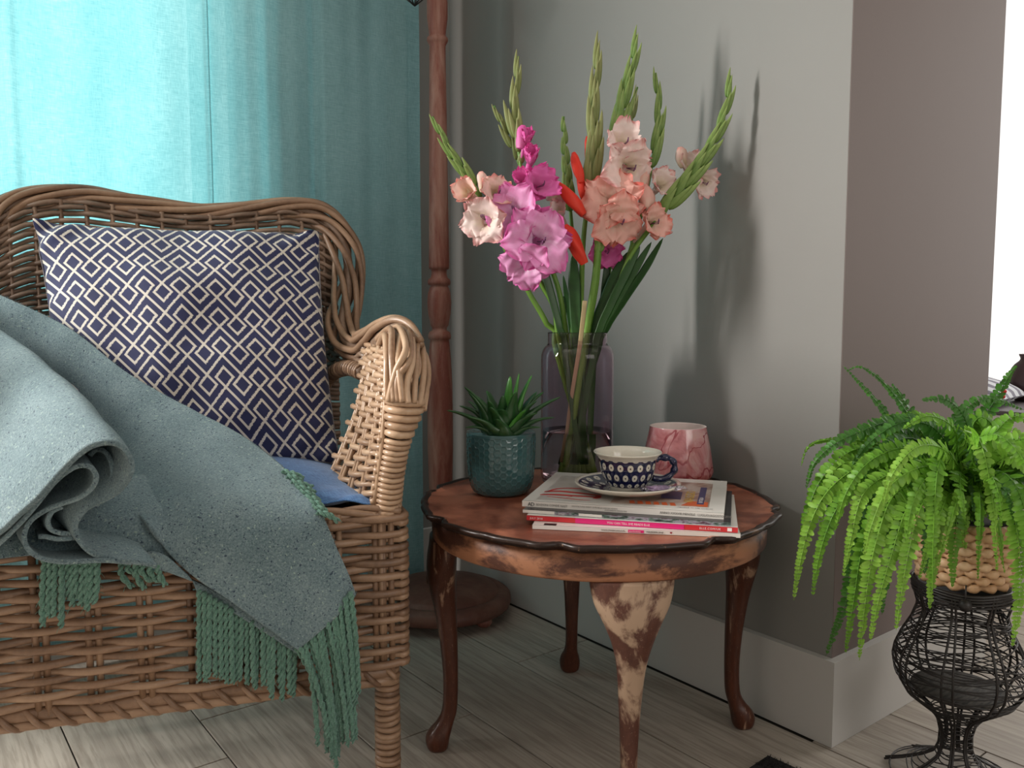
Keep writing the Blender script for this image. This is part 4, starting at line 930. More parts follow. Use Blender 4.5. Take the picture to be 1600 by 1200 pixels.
# crumpled lilac and silver sweet wrapper
sw = CC + room(0.041, -0.046, 0) + Vector((0, 0, zs0 + 0.0110))
M_FOIL = Mat('silver_foil', (0.75, 0.72, 0.78, 1), 0.18, Metallic=0.95).m; M_LILAC = Mat('lilac_foil', (0.42, 0.31, 0.47, 1), 0.25, Metallic=0.45).m
sweet = thing('wrapped_sweet', 'crumpled lilac and silver wrapped sweet resting on the saucer', 'sweet', sw)
nr = random.Random(4)
def crumple(name, c, ax, ay, az, rot, mat, seed, amp=0.25):
    m_ = MB(); g = []; n1, n2 = 12, 18
    for i in range(n1 + 1):
        ph = PI * i / n1 - PI / 2; row = []
        for j in range(n2 + 1):
            th = 2 * PI * (j % n2) / n2; d = Vector((math.cos(ph) * math.cos(th), math.cos(ph) * math.sin(th), math.sin(ph))); q = 1 + amp * noise.noise(d * 3.2 + Vector((seed, 0, 0)))
            row.append(Vector((d.x * ax * q, d.y * ay * q, d.z * az * q)))
        g.append(row)
    R_ = Matrix.Rotation(rot, 3, 'Z'); g = [[c + R_ @ p for p in r] for r in g]
    return m_.grid(g).build(name, mat, sweet, c, smooth=False)
crumple('wrapper', sw + Vector((0, 0, 0.003)), 0.021, 0.012, 0.0050, -0.6, M_LILAC, 1, 0.5)
e1 = room(1, 0.05, 0)
crumple('wrapper_end', sw + e1 * 0.027 + Vector((0, 0, 0.004)), 0.016, 0.008, 0.0030, -0.35, M_FOIL, 5, 0.7)
crumple('wrapper_end', sw - e1 * 0.022 + Vector((0, 0, 0.0035)), 0.007, 0.010, 0.002, -0.3, M_FOIL, 8, 0.9)

# ------------------------------------------------------------------ candle holder
cc = Wz(1058, 748, HT); cc = W(1058, 750, 1.480); cc.z = HT + 0.0003
def _marble():
    m = Mat('pink_marbled_glass', rough=0.12, Coat_Weight=0.7, Subsurface_Weight=0.3, Subsurface_Scale=0.02); v = m.mapped('Object', (14, 14, 14))
    n = m.noise(v, 1.0, 4, 0.6, 1.8); c = m.ramp(n, [(0.30, (0.40, 0.12, 0.14, 1)), (0.46, (0.60, 0.24, 0.26, 1)), (0.62, (0.70, 0.42, 0.43, 1))])
    n2 = m.noise(m.mapped('Object', (9, 9, 9), loc=(2, 1, 7)), 1.0, 3, 0.5, 1.2); line = m.ramp(n2, [(0.480, (0, 0, 0, 1)), (0.488, (1, 1, 1, 1)), (0.50, (1, 1, 1, 1)), (0.508, (0, 0, 0, 1))]); c = m.mix(line, c, (0.36, 0.07, 0.09, 1))
    m.color(c); return m.m
M_MARB = _marble()
candle = thing('candle_holder', 'pink marbled glass tealight holder at the back of the round table', 'candle holder', cc)
MB().lathe(cr([(0.0, 0.0), (0.045, 0.0), (0.052, 0.004), (0.0615, 0.014), (0.0650, 0.022), (0.0645, 0.030), (0.0600, 0.060), (0.0530, 0.095), (0.0515, 0.103), (0.0508, 0.105)], 40), cc, 72, cap=False).build('glass_body', M_MARB, candle)
MB().lathe([(0.0508, 0.105), (0.0495, 0.1055), (0.0488, 0.1035), (0.055, 0.06), (0.060, 0.028), (0.05, 0.010), (0.0, 0.008)], cc, 72, cap=False).build('white_lining', Mat('white_enamel', (0.78, 0.66, 0.63, 1), 0.25).m, candle)

# ------------------------------------------------------------------ succulent in a honeycomb pot
pc = Wz(783, 768, HT); pc = W(783, 762, 1.395); pc.z = HT + 0.0003
plant = thing('potted_succulent', 'spiky dark green haworthia in a teal honeycomb pot on the round table', 'potted plant', pc)
PR = 54.5 / F_PX * 1.39; PH = 0.107
prof = cr([(0.70, 0.0), (0.80, 0.004), (0.89, 0.014), (0.950, 0.030), (0.985, 0.055), (1.0, 0.085), (1.0, PH - 0.005), (1.0, PH - 0.001)], 110)
cell = 0.0112
def hexr(r, z, th, j):
    R_ = r * PR
    if z < 0.006 or z > PH - 0.0055: return R_
    N = 2 * round(2 * PI * PR / (cell * 0.866) / 2); u = th * N * 0.8660254 / (2 * PI) ; v = z / cell
    # nearest centre of a hexagonal lattice (columns of flat-topped... pointy sides)
    best = []
    ci = round(u / 0.8660254)
    for i in (ci - 1, ci, ci + 1):
        cx_ = i * 0.8660254; off = 0.5 * (i % 2); jv = round(v - off) + off
        for q in (jv - 1, jv, jv + 1): best.append((u - cx_) ** 2 + (v - q) ** 2)
    best.sort(); e = (math.sqrt(best[1]) - math.sqrt(best[0]))
    return R_ - 0.0009 * min(1.0, e / 0.16) ** 2 + 0.0003
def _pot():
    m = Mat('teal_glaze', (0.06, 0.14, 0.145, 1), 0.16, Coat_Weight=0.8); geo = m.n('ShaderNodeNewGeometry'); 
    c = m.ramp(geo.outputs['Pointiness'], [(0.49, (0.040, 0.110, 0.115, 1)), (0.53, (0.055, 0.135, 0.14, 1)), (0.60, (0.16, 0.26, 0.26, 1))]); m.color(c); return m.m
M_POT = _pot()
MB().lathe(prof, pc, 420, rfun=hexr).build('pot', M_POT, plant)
MB().lathe([(PR, PH - 0.001), (PR * 0.985, PH), (PR * 0.95, PH - 0.002), (PR * 0.93, PH - 0.012)], pc, 72, cap=False).build('pot_rim', M_POT, plant)
M_SOIL = Mat('dark_soil', (0.02, 0.015, 0.012, 1), 0.95).m
MB().lathe([(PR * 0.935, PH - 0.012), (0.0, PH - 0.008)], pc, 40, cap=False).build('soil', M_SOIL, plant)
def leafmat(name, a, b, rough=0.4, tr=0.0, sc_=40):
    m = Mat(name, rough=rough); uv = m.sep(m.coord('UV')); n = m.noise(m.mapped('Object'), sc_, 3); f = clampx(uv[1] * 0.7 + (X(n) - 0.5) * 0.8)
    c = m.mix(f, a, b); m.color(c)
    if tr:
        t = m.n('ShaderNodeBsdfTranslucent'); m.l(c, t.inputs[0]); mx = m.n('ShaderNodeMixShader'); mx.inputs[0].default_value = tr; m.l(m.b.outputs[0], mx.inputs[1]); m.l(t.outputs[0], mx.inputs[2]); m.l(mx.outputs[0], m.out.inputs[0])
    return m.m
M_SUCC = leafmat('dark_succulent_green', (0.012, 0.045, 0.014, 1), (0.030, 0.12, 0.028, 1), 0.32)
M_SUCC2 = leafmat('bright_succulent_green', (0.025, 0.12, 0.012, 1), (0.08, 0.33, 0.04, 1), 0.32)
def blade(pts, w, name, mat, parent, thick=0.5, normal=None, taper=None, n=16, fold=0.0):
    """thick pointed leaf along a path; w half width"""
    P_ = [Vector(p) for p in pts]; m_ = MB(); vs = []; uvs = []; K = 8
    for i, p in enumerate(P_):
        f = i / (len(P_) - 1); t = (P_[min(i + 1, len(P_) - 1)] - P_[max(i - 1, 0)]).normalized()
        nn = Vector(normal) if normal else Vector((0, 0, 1)); nn = nn - t * nn.dot(t)
        if nn.length < 1e-3: nn = t.orthogonal()
        nn.normalize(); s_ = t.cross(nn); ww = w * (taper(f) if taper else (0.75 + 0.5 * math.sin(PI * min(1, f * 1.5 + 0.1))) * (1 - f) ** 0.6)
        ww = max(ww, w * 0.02)
        for k in range(K):
            th = 2 * PI * k / K; vs.append(p + s_ * ww * math.cos(th) + nn * (ww * thick * math.sin(th) * (1 if math.sin(th) < 0 else 0.45) + abs(math.cos(th)) * ww * fold)); uvs.append((k / K, f))
    L = len(P_); fs = [(i * K + k, i * K + (k + 1) % K, (i + 1) * K + (k + 1) % K, (i + 1) * K + k) for i in range(L - 1) for k in range(K)] + [tuple(range(K))[::-1], tuple((L - 1) * K + k for k in range(K))]
    m_.add(vs, fs, uvs); return m_.build(name, mat, parent, P_[0])
sl = [((725, 604), (770, 655), 1.36, 10, 0), ((698, 641), (762, 668), 1.35, 9, 0), ((717, 634), (764, 660), 1.40, 8, 0), ((741, 616), (776, 660), 1.38, 9, 0), ((786, 618), (784, 668), 1.35, 9, 0), ((797, 588), (792, 660), 1.41, 8, 1), ((811, 583), (797, 660), 1.39, 9, 1), ((831, 586), (800, 660), 1.40, 9, 1), ((876, 620), (806, 664), 1.37, 10, 0), ((867, 652), (808, 672), 1.35, 8, 0), ((840, 645), (800, 673), 1.33, 8, 0),
      ((732, 652), (775, 674), 1.33, 10, 0), ((766, 636), (784, 674), 1.33, 10, 0), ((822, 640), (797, 676), 1.33, 7, 1), ((727, 668), (770, 678), 1.34, 7, 0), ((805, 612), (792, 668), 1.36, 10, 1), ((760, 610), (780, 660), 1.42, 9, 0), ((850, 612), (802, 658), 1.43, 9, 0), ((845, 668), (800, 680), 1.34, 7, 0), ((776, 655), (786, 680), 1.32, 9, 0)]
for q_ in range(12):
    a_ = 2 * PI * q_ / 12; sl.append(((785 + 62 * math.cos(a_) * (0.7 + 0.3 * (q_ % 2)), 640 - 14 * (q_ % 3)), (785 + 22 * math.cos(a_), 664), 1.385 - 0.055 * math.sin(a_), 9, 0))
for (tx, ty), (bx_, by_), D, w, br_ in sl:
    b0 = W(lerp(785, bx_, 0.5), 678, 1.385); m0 = W(bx_, by_, lerp(1.385, D, 0.5)); t0 = W(tx, ty, D)
    mid = m0.lerp(t0, 0.35) + Vector((0, 0, 0.006)); pts = [Vector(p) for p in cr([tuple(b0), tuple(m0), tuple(mid), tuple(m0.lerp(t0, 0.7) + Vector((0, 0, 0.005))), tuple(t0)], 14)]
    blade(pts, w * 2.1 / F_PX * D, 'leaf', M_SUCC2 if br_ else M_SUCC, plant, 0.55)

# ------------------------------------------------------------------ glass vase
VC = W(901, 745, 1.50); VC.z = HT + 0.0003
RIMZ = W(901, 520, 1.50).z - HT; vr = 57 / F_PX * 1.50; nr_ = 46.5 / F_PX * 1.50
_g = Mat('lilac_glass', (0.86, 0.72, 0.81, 1), 0.0, Transmission_Weight=1.0, IOR=1.3); M_GLASS = _g.m
_w = Mat('vase_water', (0.93, 0.96, 0.86, 1), 0.0, Transmission_Weight=1.0, IOR=1.2); M_WATER = _w.m
vase = thing('vase', 'lilac tinted glass vase holding the gladioli', 'vase', VC)
wt = 0.0024
out_ = cr([(0.001, 0.0), (vr * 0.86, 0.0), (vr * 0.96, 0.004), (vr, 0.014), (vr, 0.03), (vr, 0.10), (vr, 0.19), (vr, RIMZ - 0.050), (vr * 0.985, RIMZ - 0.038), (vr * 0.92, RIMZ - 0.028), (nr_ * 1.015, RIMZ - 0.021), (nr_, RIMZ - 0.015), (nr_, RIMZ)], 70)
inn_ = [(max(0.0, r - wt), max(z, 0.006)) for r, z in out_][::-1]
MB().lathe(out_ + [(nr_ - wt * 0.5, RIMZ + 0.001)] + inn_, VC, 96, cap=False).build('glass', M_GLASS, vase)
WATER = 0.095
MB().lathe([(0.0, 0.0068), (vr * 0.86, 0.0068), (vr - wt - 0.0006, 0.016), (vr - wt - 0.0006, WATER), (vr - wt - 0.006, WATER - 0.0012), (0.0, WATER - 0.0012)], VC, 80, cap=False).build('water', M_WATER, vase)

# ------------------------------------------------------------------ gladioli
M_STEM = leafmat('stem_green', (0.10, 0.22, 0.03, 1), (0.20, 0.38, 0.06, 1), 0.45)
M_BUD = leafmat('bud_green', (0.12, 0.23, 0.04, 1), (0.34, 0.44, 0.14, 1), 0.5, 0.12, 60)
M_BUDO = leafmat('olive_bract', (0.17, 0.22, 0.06, 1), (0.33, 0.33, 0.14, 1), 0.55, 0.1, 50)
M_LEAF = leafmat('gladiolus_leaf', (0.016, 0.065, 0.014, 1), (0.05, 0.17, 0.03, 1), 0.4, 0.12)
def petalmat(name, throat, mid, edge, tr=0.2, vein=0.45):
    m = Mat(name, rough=0.55, Sheen_Weight=0.1); uv = m.sep(m.coord('UV')); n = m.noise(m.mapped('Object'), 55, 3)
    vb = X(m.noise(m.mapped('UV', (26, 1.2, 1)), 1.0, 3)); e = abs(uv[0] - 0.5) * 2.0
    f = clampx(uv[1] * 0.85 + e * e * 0.22 + (X(n) - 0.5) * 0.35 + (vb - 0.5) * vein * 1.4); c = m.ramp(f.s, [(0.12, throat), (0.45, mid), (0.70, mid), (0.92, edge)]); m.color(c)
    t = m.n('ShaderNodeBsdfTranslucent'); m.l(c, t.inputs[0]); mx = m.n('ShaderNodeMixShader'); mx.inputs[0].default_value = tr; m.l(m.b.outputs[0], mx.inputs[1]); m.l(t.outputs[0], mx.inputs[2]); m.l(mx.outputs[0], m.out.inputs[0]); return m.m
PET = {'salmon': petalmat('salmon_petal', (0.90, 0.70, 0.58, 1), (0.90, 0.52, 0.45, 1), (0.86, 0.24, 0.20, 1)),
       'peach': petalmat('peach_petal', (0.86, 0.70, 0.50, 1), (0.92, 0.66, 0.58, 1), (0.88, 0.32, 0.28, 1)),
       'blush': petalmat('blush_petal', (0.85, 0.74, 0.58, 1), (0.93, 0.76, 0.72, 1), (0.88, 0.42, 0.42, 1)),
       'pink': petalmat('magenta_petal', (0.78, 0.22, 0.50, 1), (0.82, 0.16, 0.50, 1), (0.80, 0.07, 0.38, 1)),
       'lilac': petalmat('lilac_pink_petal', (0.88, 0.62, 0.80, 1), (0.86, 0.38, 0.68, 1), (0.82, 0.16, 0.50, 1)),
       'red': petalmat('red_petal', (0.80, 0.05, 0.02, 1), (0.88, 0.045, 0.020, 1), (0.85, 0.03, 0.015, 1), 0.2)}
M_ANTH = plain('purple_anther', (110, 60, 100), 0.6); M_STAM = plain('pale_filament', (240, 225, 200), 0.5)
ex_c = room(1, 0, 0).normalized(); ey_c = room(0, 1, 0).normalized(); UP = Vector((0, 0, 1))
fr = random.Random(21)
def flower(parent, c, R, d, kind, op=1.0, name='flower', roll=None, tube_to=None):
    """six ruffled petals round a throat; c the middle of the mouth, R petal reach, d facing"""
    d = Vector(d).normalized(); a = d.orthogonal().normalized(); b = d.cross(a); sd = fr.uniform(0, 50)
    fl = MB()
    back = c - d * R * 1.0 if tube_to is None else Vector(tube_to)
    P_ = [Vector(p) for p in cr([tuple(back), tuple(back.lerp(c - d * R * 0.45, 0.6)), tuple(c - d * R * 0.35)], 8)]
    fl.tube(P_, [R * q for q in (0.07, 0.08, 0.10, 0.12, 0.14, 0.16, 0.18, 0.20, 0.22)], 10, cap=False)
    f_ = fl.build(name, PET[kind], parent, c)
    roll = fr.uniform(0, 1) if roll is None else roll
    for k in range(6):
        ang = 2 * PI * k / 6 + roll; er = a * math.cos(ang) + b * math.sin(ang); et = d.cross(er); inner = k % 2
        wmax = (0.47 if inner else 0.36) * R * (0.6 + 0.4 * op) * fr.uniform(0.92, 1.1); Lr = R * fr.uniform(0.88, 1.1); g = []; nu, nv = 16, 12; ph = fr.uniform(0, 6)
        curl = fr.uniform(-0.15, 0.55) * op; 
        for i in range(nu + 1):
            t = i / nu; rad = R * 0.13 + Lr * op * (0.15 * t + 0.80 * t ** 1.6) + R * 0.08 * math.sin(PI * t) * (1 - op)
            zz = (-0.42 + (0.07 if inner else -0.05)) * R + R * ((0.95 + 0.5 * (1 - op)) * t - (0.42 + curl) * op * t ** 2.4)
            wv = wmax * (0.25 + 0.95 * math.sin(PI * min(1.0, (0.10 + 0.74 * t))) ** 0.9) * (1 if t < 0.8 else math.sqrt(max(0.0, 1 - ((t - 0.8) / 0.215) ** 2)))
            row = []
            for j in range(nv + 1):
                s_ = (j / nv * 2 - 1); ruf = R * 0.12 * abs(s_) ** 1.3 * math.sin(ph + t * 21 + s_ * 2.5) * t + R * 0.07 * math.sin(ph * 2 + s_ * 9) * max(0, t - 0.55) * 2
                cup_ = R * 0.20 * s_ * s_ * (1.0 - 0.75 * t) - (0.0 if inner else 0.02 * R)
                nz = R * 0.10 * noise.noise(Vector((s_ * 2 + sd, t * 4, k)))
                row.append(c + er * (rad + ruf * 0.5 - (0.10 * R * s_ * s_ * t)) + et * (wv * s_) + d * (zz + cup_ + ruf + nz - (0 if inner else 0.03 * R)))
            g.append(row)
        MB().grid(g).build('petal', PET[kind], f_, c)
    if op > 0.7:
        for k in range(3):
            th = roll + 0.4 * (k - 1) + 1.4; p0 = c - d * R * 0.3; p1 = c + (a * math.cos(th) + b * math.sin(th)) * R * 0.16 + d * R * 0.12
            MB().tube([p0, p0.lerp(p1, 0.6), p1], R * 0.012, 4).tube([p1, p1 + d * R * 0.05 + UP * R * 0.1], R * 0.024, 5).build('stamen', M_ANTH, f_, p0)
    return f_
def closed_bud(parent, p0, p1, r, kind, name='flower_bud'):
    """a furled coloured bud: wrapped petals, pointed"""
    p0, p1 = Vector(p0), Vector(p1); t = (p1 - p0); L = t.length; t.normalize(); a = t.orthogonal().normalized(); b = t.cross(a); g = []
    ph = fr.uniform(0, 6)
    for i in range(15):
        f = i / 14; rr_ = r * (0.35 + 0.75 * math.sin(PI * min(1, f * 0.82 + 0.08)) ** 0.8) * (1 - max(0, f - 0.85) * 2.6); row = []
        for k in range(13):
            th = 2 * PI * k / 12; q = rr_ * (1 + 0.16 * math.cos(3 * th + f * 5 + ph) + 0.06 * math.sin(7 * th)); row.append(p0 + t * L * f + a * q * math.cos(th) + b * q * math.sin(th))
        g.append(row)
    return MB().grid(g, flip=True).build(name, PET[kind], parent, p0)
def sheath(parent, p, dirv, L, w, mat, bend=0.0, side=None, name='bud'):
    dirv = Vector(dirv).normalized(); side = Vector(side) if side else dirv.orthogonal().normalized()
    pts = [p + dirv * L * f + side * (bend * L * (math.sin(PI * f * 0.55) - f * 0.6) * 0.8) for f in [i / 12 for i in range(13)]]
    return blade(pts, w, name, mat, parent, 0.85, normal=(-ey_c), taper=lambda f: (0.55 + 0.62 * math.sin(PI * (f ** 0.62))) * (1 - f) ** 0.42 if f < 1 else 0.02)
def gladiolus(label, path, nb, budspan, budlen, budw, mat, flowers=(), closed=(), r0=0.0016, r1=0.0055, inside=None, zig=0.55, tipmat=None):
    mouth = path[-1]; base = inside or (lerp(901, mouth[0], -0.55), 735, 1.50)
    full = list(path) + [(lerp(mouth[0], base[0], 0.5), lerp(mouth[1], base[1], 0.5), lerp(mouth[2], base[2], 0.5)), base]
    P_ = wcr(full, 70); L = arc_lengths(P_); T = L[-1]
    for p in P_:      # keep what is in the vase inside the glass
        if p.z < VC.z + RIMZ + 0.006:
            q = Vector((p.x - VC.x, p.y - VC.y)); lim = (nr_ - 0.009) if p.z > VC.z + RIMZ - 0.04 else vr - 0.012
            if q.length > lim: q = q.normalized() * lim; p.x, p.y = VC.x + q.x, VC.y + q.y
            p.z = max(p.z, VC.z + 0.012)
    G = thing('gladiolus', label, 'flower', P_[-1], 'gladioli in the glass vase')
    rr_ = [lerp(r0, r1, min(1, 1.6 * L[i] / T)) for i in range(len(P_))]
    MB().tube(P_, rr_, 8).build('stem', M_STEM, G, P_[-1])
    for k in range(nb):
        f = k / max(1, nb - 1); s_ = budspan * (f ** 0.9) + 0.010; p, t = at_len(P_, L, s_ + budlen * 0.35); up = -t; side = ey_c.cross(up).normalized() * (1 if k % 2 else -1)
        Lb = budlen * 1.15 * lerp(0.66, 1.0, f); dv = up + side * zig * lerp(0.04, 0.24, f) - ey_c * 0.10
        sheath(G, p - up * 0.004 + side * 0.001, dv, Lb, budw * lerp(0.55, 1.0, f), mat, 0.12, side)
        if True: sheath(G, p - up * 0.006 - side * 0.001 - ey_c * 0.002, up + side * zig * 0.22 * f - ey_c * 0.1, Lb * 0.8, budw * 0.75 * lerp(0.55, 1, f), mat, 0.05, side, 'bract')
    for (x, y, D, rp, dx, dz, op, kind) in flowers:
        c = W(x, y, D); R = rp / F_PX * D; d = ex_c * dx + UP * dz - ey_c * 1.0 if not isinstance(dx, tuple) else Vector(dx)
        # nearest stem point a little lower carries the flower
        k = min(range(len(P_)), key=lambda i: (P_[i] - (c + Vector((0, 0, -0.035)))).length); flower(G, c, R, d, kind, op, tube_to=P_[k])
        q = P_[k]; v = c - d.normalized() * R * 0.5 - q
        sheath(G, q - v * 0.1, v, max(0.03, v.length * 0.95), 0.0062, mat, 0.0, None, 'bract')
    for (xa, ya, xb, yb, D, rp, kind) in closed: closed_bud(G, W(xa, ya, D), W(xb, yb, D), rp / F_PX * D, kind)
    return G
gladiolus('gladiolus with green buds leaning far out before the lamp pole, three peach blooms below', [(676, 182, 1.43), (705, 240, 1.435), (742, 292, 1.44), (770, 350, 1.45), (796, 402, 1.46), (828, 460, 1.47), (860, 520, 1.48)], 7, 0.125, 0.050, 0.0070, M_BUD,
          [(730, 300, 1.41, 31, -0.35, 0.15, 0.55, 'peach'), (776, 300, 1.42, 33, 0.25, 0.35, 0.8, 'peach'), (756, 345, 1.40, 38, -0.3, -0.1, 0.95, 'blush')], [(755, 300, 752, 268, 1.43, 7, 'peach')])
gladiolus('tall spike with pale green buds above a row of magenta and lilac pink blooms', [(810, 88, 1.45), (806, 140, 1.45), (803, 190, 1.45), (812, 245, 1.45), (818, 300, 1.455), (826, 360, 1.46), (840, 430, 1.47), (866, 480, 1.475), (872, 522, 1.48)], 6, 0.125, 0.062, 0.0080, M_BUDO,
          [(822, 218, 1.43, 22, 0.25, 0.9, 0.35, 'pink'), (829, 248, 1.43, 26, 0.1, 0.8, 0.32, 'pink'), (815, 282, 1.425, 24, -0.1, 0.6, 0.5, 'pink'), (843, 288, 1.415, 37, 0.45, 0.35, 0.75, 'pink'), (803, 335, 1.405, 46, -0.35, 0.1, 1.0, 'lilac'), (842, 375, 1.385, 54, 0.15, 0.05, 1.0, 'lilac'), (820, 415, 1.395, 44, -0.25, -0.45, 0.95, 'lilac')],
          [(812, 232, 818, 196, 1.43, 8, 'pink')])
gladiolus('short side spike of budded green tips crossing behind the tall magenta spike', [(772, 165, 1.47), (786, 198, 1.47), (803, 235, 1.47), (822, 290, 1.475), (842, 370, 1.48), (872, 450, 1.485), (884, 522, 1.49)], 4, 0.07, 0.045, 0.0065, M_BUDO)
gladiolus('green plaited spike in the middle with a pale blush bud beneath', [(881, 182, 1.50), (882, 225, 1.50), (886, 275, 1.50), (891, 325, 1.50), (896, 390, 1.50), (898, 450, 1.50), (896, 522, 1.50)], 9, 0.14, 0.036, 0.0082, M_BUD,
          [(874, 332, 1.46, 26, -0.25, 0.55, 0.4, 'blush')], [(868, 310, 858, 295, 1.46, 12, 'blush'), (886, 312, 866, 300, 1.47, 12, 'blush')])
gladiolus('tallest olive green spike with scarlet petal tips breaking out of its bracts', [(936, 68, 1.47), (931, 120, 1.47), (927, 180, 1.47), (927, 240, 1.47), (921, 300, 1.465), (914, 350, 1.465), (910, 400, 1.47), (908, 460, 1.48), (905, 522, 1.49)], 9, 0.235, 0.085, 0.0098, M_BUDO, [],
          [(908, 285, 896, 238, 1.45, 7, 'red'), (920, 262, 918, 213, 1.475, 5, 'red'), (914, 318, 904, 262, 1.46, 6, 'red'), (912, 336, 872, 286, 1.44, 8.5, 'red'), (914, 412, 882, 352, 1.43, 10, 'red')], zig=0.4)
gladiolus('highest spike tipping to the wall above a column of salmon pink blooms', [(995, 55, 1.50), (988, 100, 1.50), (976, 150, 1.50), (967, 200, 1.50), (956, 250, 1.49), (946, 310, 1.485), (938, 370, 1.48), (932, 440, 1.485), (918, 522, 1.495)], 7, 0.165, 0.075, 0.0090, M_BUD,
          [(974, 222, 1.45, 37, 0.25, 0.5, 0.8, 'blush'), (984, 262, 1.44, 44, 0.3, -0.15, 1.0, 'blush'), (957, 312, 1.43, 47, -0.1, 0.15, 1.0, 'salmon'), (966, 345, 1.425, 45, 0.2, -0.5, 0.95, 'salmon')], [])
gladiolus('thin small budded tip standing just behind the highest spike', [(996, 136, 1.53), (990, 165, 1.53), (986, 200, 1.53), (978, 260, 1.53), (965, 340, 1.525), (950, 430, 1.52), (930, 522, 1.51)], 3, 0.05, 0.045, 0.0050, M_BUDO)
gladiolus('straight bright green spike nearest the wall shadows over a white bloom', [(1024, 114, 1.50), (1028, 160, 1.50), (1028, 205, 1.50), (1018, 260, 1.50), (1008, 310, 1.50), (992, 370, 1.50), (968, 440, 1.50), (935, 522, 1.50)], 6, 0.13, 0.062, 0.0072, M_BUD,
          [(1034, 288, 1.47, 32, 0.3, 0.3, 0.7, 'blush'), (945, 392, 1.50, 34, 0.2, -0.3, 0.8, 'pink'), (1022, 348, 1.45, 34, 0.45, 0.1, 0.75, 'salmon')], [(1004, 300, 1008, 245, 1.46, 8, 'salmon'), (1012, 335, 1006, 288, 1.455, 11, 'salmon')], zig=0.25)
gladiolus('outermost spike bending toward the wall with fat bright green buds and pink blooms behind', [(1141, 118, 1.46), (1136, 160, 1.46), (1122, 205, 1.46), (1098, 250, 1.46), (1062, 300, 1.46), (1020, 352, 1.465), (985, 400, 1.47), (962, 460, 1.48), (938, 522, 1.49)], 11, 0.24, 0.066, 0.0092, M_BUD,
          [(1080, 262, 1.50, 30, 0.1, 0.5, 0.7, 'blush'), (1100, 285, 1.50, 29, 0.6, -0.4, 0.8, 'blush')], [(1068, 262, 1062, 230, 1.50, 8, 'peach')], zig=0.75)
gladiolus('pale green cut stem in front of the bunch without open flowers', [(934, 362, 1.43), (934, 385, 1.43), (930, 430, 1.435), (924, 470, 1.44), (916, 522, 1.455)], 2, 0.01, 0.030, 0.0085, M_BUD, r0=0.0055, r1=0.0055, inside=(885, 728, 1.47))
# long leaves tucked among the stems
lf = random.Random(8)
for lab, path, w, D in (('broad dark upright gladiolus leaf in the middle of the vase', [(896, 396), (898, 450), (900, 500), (903, 540), (908, 640), (912, 725)], 0.0125, 1.47),
                        ('dark gladiolus leaf reaching up under the salmon blooms', [(1000, 385), (975, 432), (952, 480), (935, 522), (915, 620), (895, 725)], 0.0100, 1.47),
                        ('long green gladiolus leaf pointing up to the wall side', [(1036, 372), (1008, 420), (975, 470), (944, 522), (912, 620), (880, 725)], 0.0075, 1.50),
                        ('short narrow leaf tip standing at the neck of the vase', [(881, 462), (880, 490), (880, 522), (890, 620), (900, 720)], 0.0065, 1.50),
                        ('dark green leaf fanning out below the lowest salmon bloom', [(984, 392), (962, 430), (942, 475), (926, 522), (910, 620), (892, 725)], 0.0105, 1.50),
                        ('fresh green leaf along the outermost spike stem', [(1018, 378), (990, 425), (962, 475), (938, 522), (916, 620), (900, 725)], 0.0080, 1.475),
                        ('yellow green folded leaf under the lilac pink blooms', [(838, 388), (852, 430), (866, 480), (876, 522), (892, 620), (905, 722)], 0.0085, 1.46),
                        ('thin dark leaf beside the tallest olive spike', [(880, 430), (886, 470), (893, 522), (905, 620), (915, 722)], 0.0050, 1.52),
                        ('dull green leaf behind the pale cut stem', [(948, 400), (946, 450), (938, 500), (930, 522), (925, 600), (920, 722)], 0.0090, 1.51)):
    pts = wcr([(x, y, D) for x, y in path], 26)
    for p in pts:
        if p.z < VC.z + RIMZ + 0.004:
            q = Vector((p.x - VC.x, p.y - VC.y)); lim = nr_ - 0.012 if p.z > VC.z + RIMZ - 0.04 else vr - 0.016
            if q.length > lim: q = q.normalized() * lim; p.x, p.y = VC.x + q.x, VC.y + q.y
            p.z = max(p.z, VC.z + 0.014)
    o = blade(pts, w, 'gladiolus_leaf', M_LEAF, None, 0.14, normal=(-ey_c + ex_c * lf.uniform(-0.4, 0.4)), taper=lambda f: min(1.0, (f * 5.5) ** 0.7 + 0.03) * (1 - 0.4 * f), fold=0.22)
    meta(o, lab, 'leaf', 'loose leaves in the vase')
b_ = blade(wcr([(914, 470, 1.42), (906, 540, 1.448), (893, 620, 1.46), (884, 690, 1.47), (880, 722, 1.48)], 20), 0.0042, 'dry_leaf', Mat('dry_leaf', srgb(188, 170, 128), 0.6).m, None, 0.2, normal=-ey_c, taper=lambda f: 1 - 0.3 * f)
meta(b_, 'straw coloured dry leaf standing against the inside of the vase', 'leaf')

# ------------------------------------------------------------------ wire plant stand
SD = 1.215; SC = W(1500, 1000, SD); SC.z = 0; k_ = SD / F_PX
stand = thing('wire_plant_stand', 'black woven wire goblet-shaped plant stand carrying the fern', 'plant stand', SC)
spx = [(908, 74), (922, 73), (938, 68), (952, 64), (975, 72), (1000, 86), (1022, 95), (1040, 98), (1060, 94), (1082, 80), (1098, 58), (1112, 38), (1126, 28), (1145, 23), (1165, 24), (1180, 30), (1192, 48), (1205, 75), (1225, 90), (1235, 96)]
sprof = [(z_at(y, SD - 0.0), hw * k_) for y, hw in spx]; sprof = [(max(0.004, z), r) for z, r in sprof]; sprof = sorted(sprof)
zmin = sprof[0][0]; sprof = [(0.004, 0.100)] + [q for q in sprof if q[0] > 0.01]
def srad(z): return interp(sprof, z)
zt_ = sprof[-1][0]; zs_ = cr([(0.004,), (zt_,)], 60)
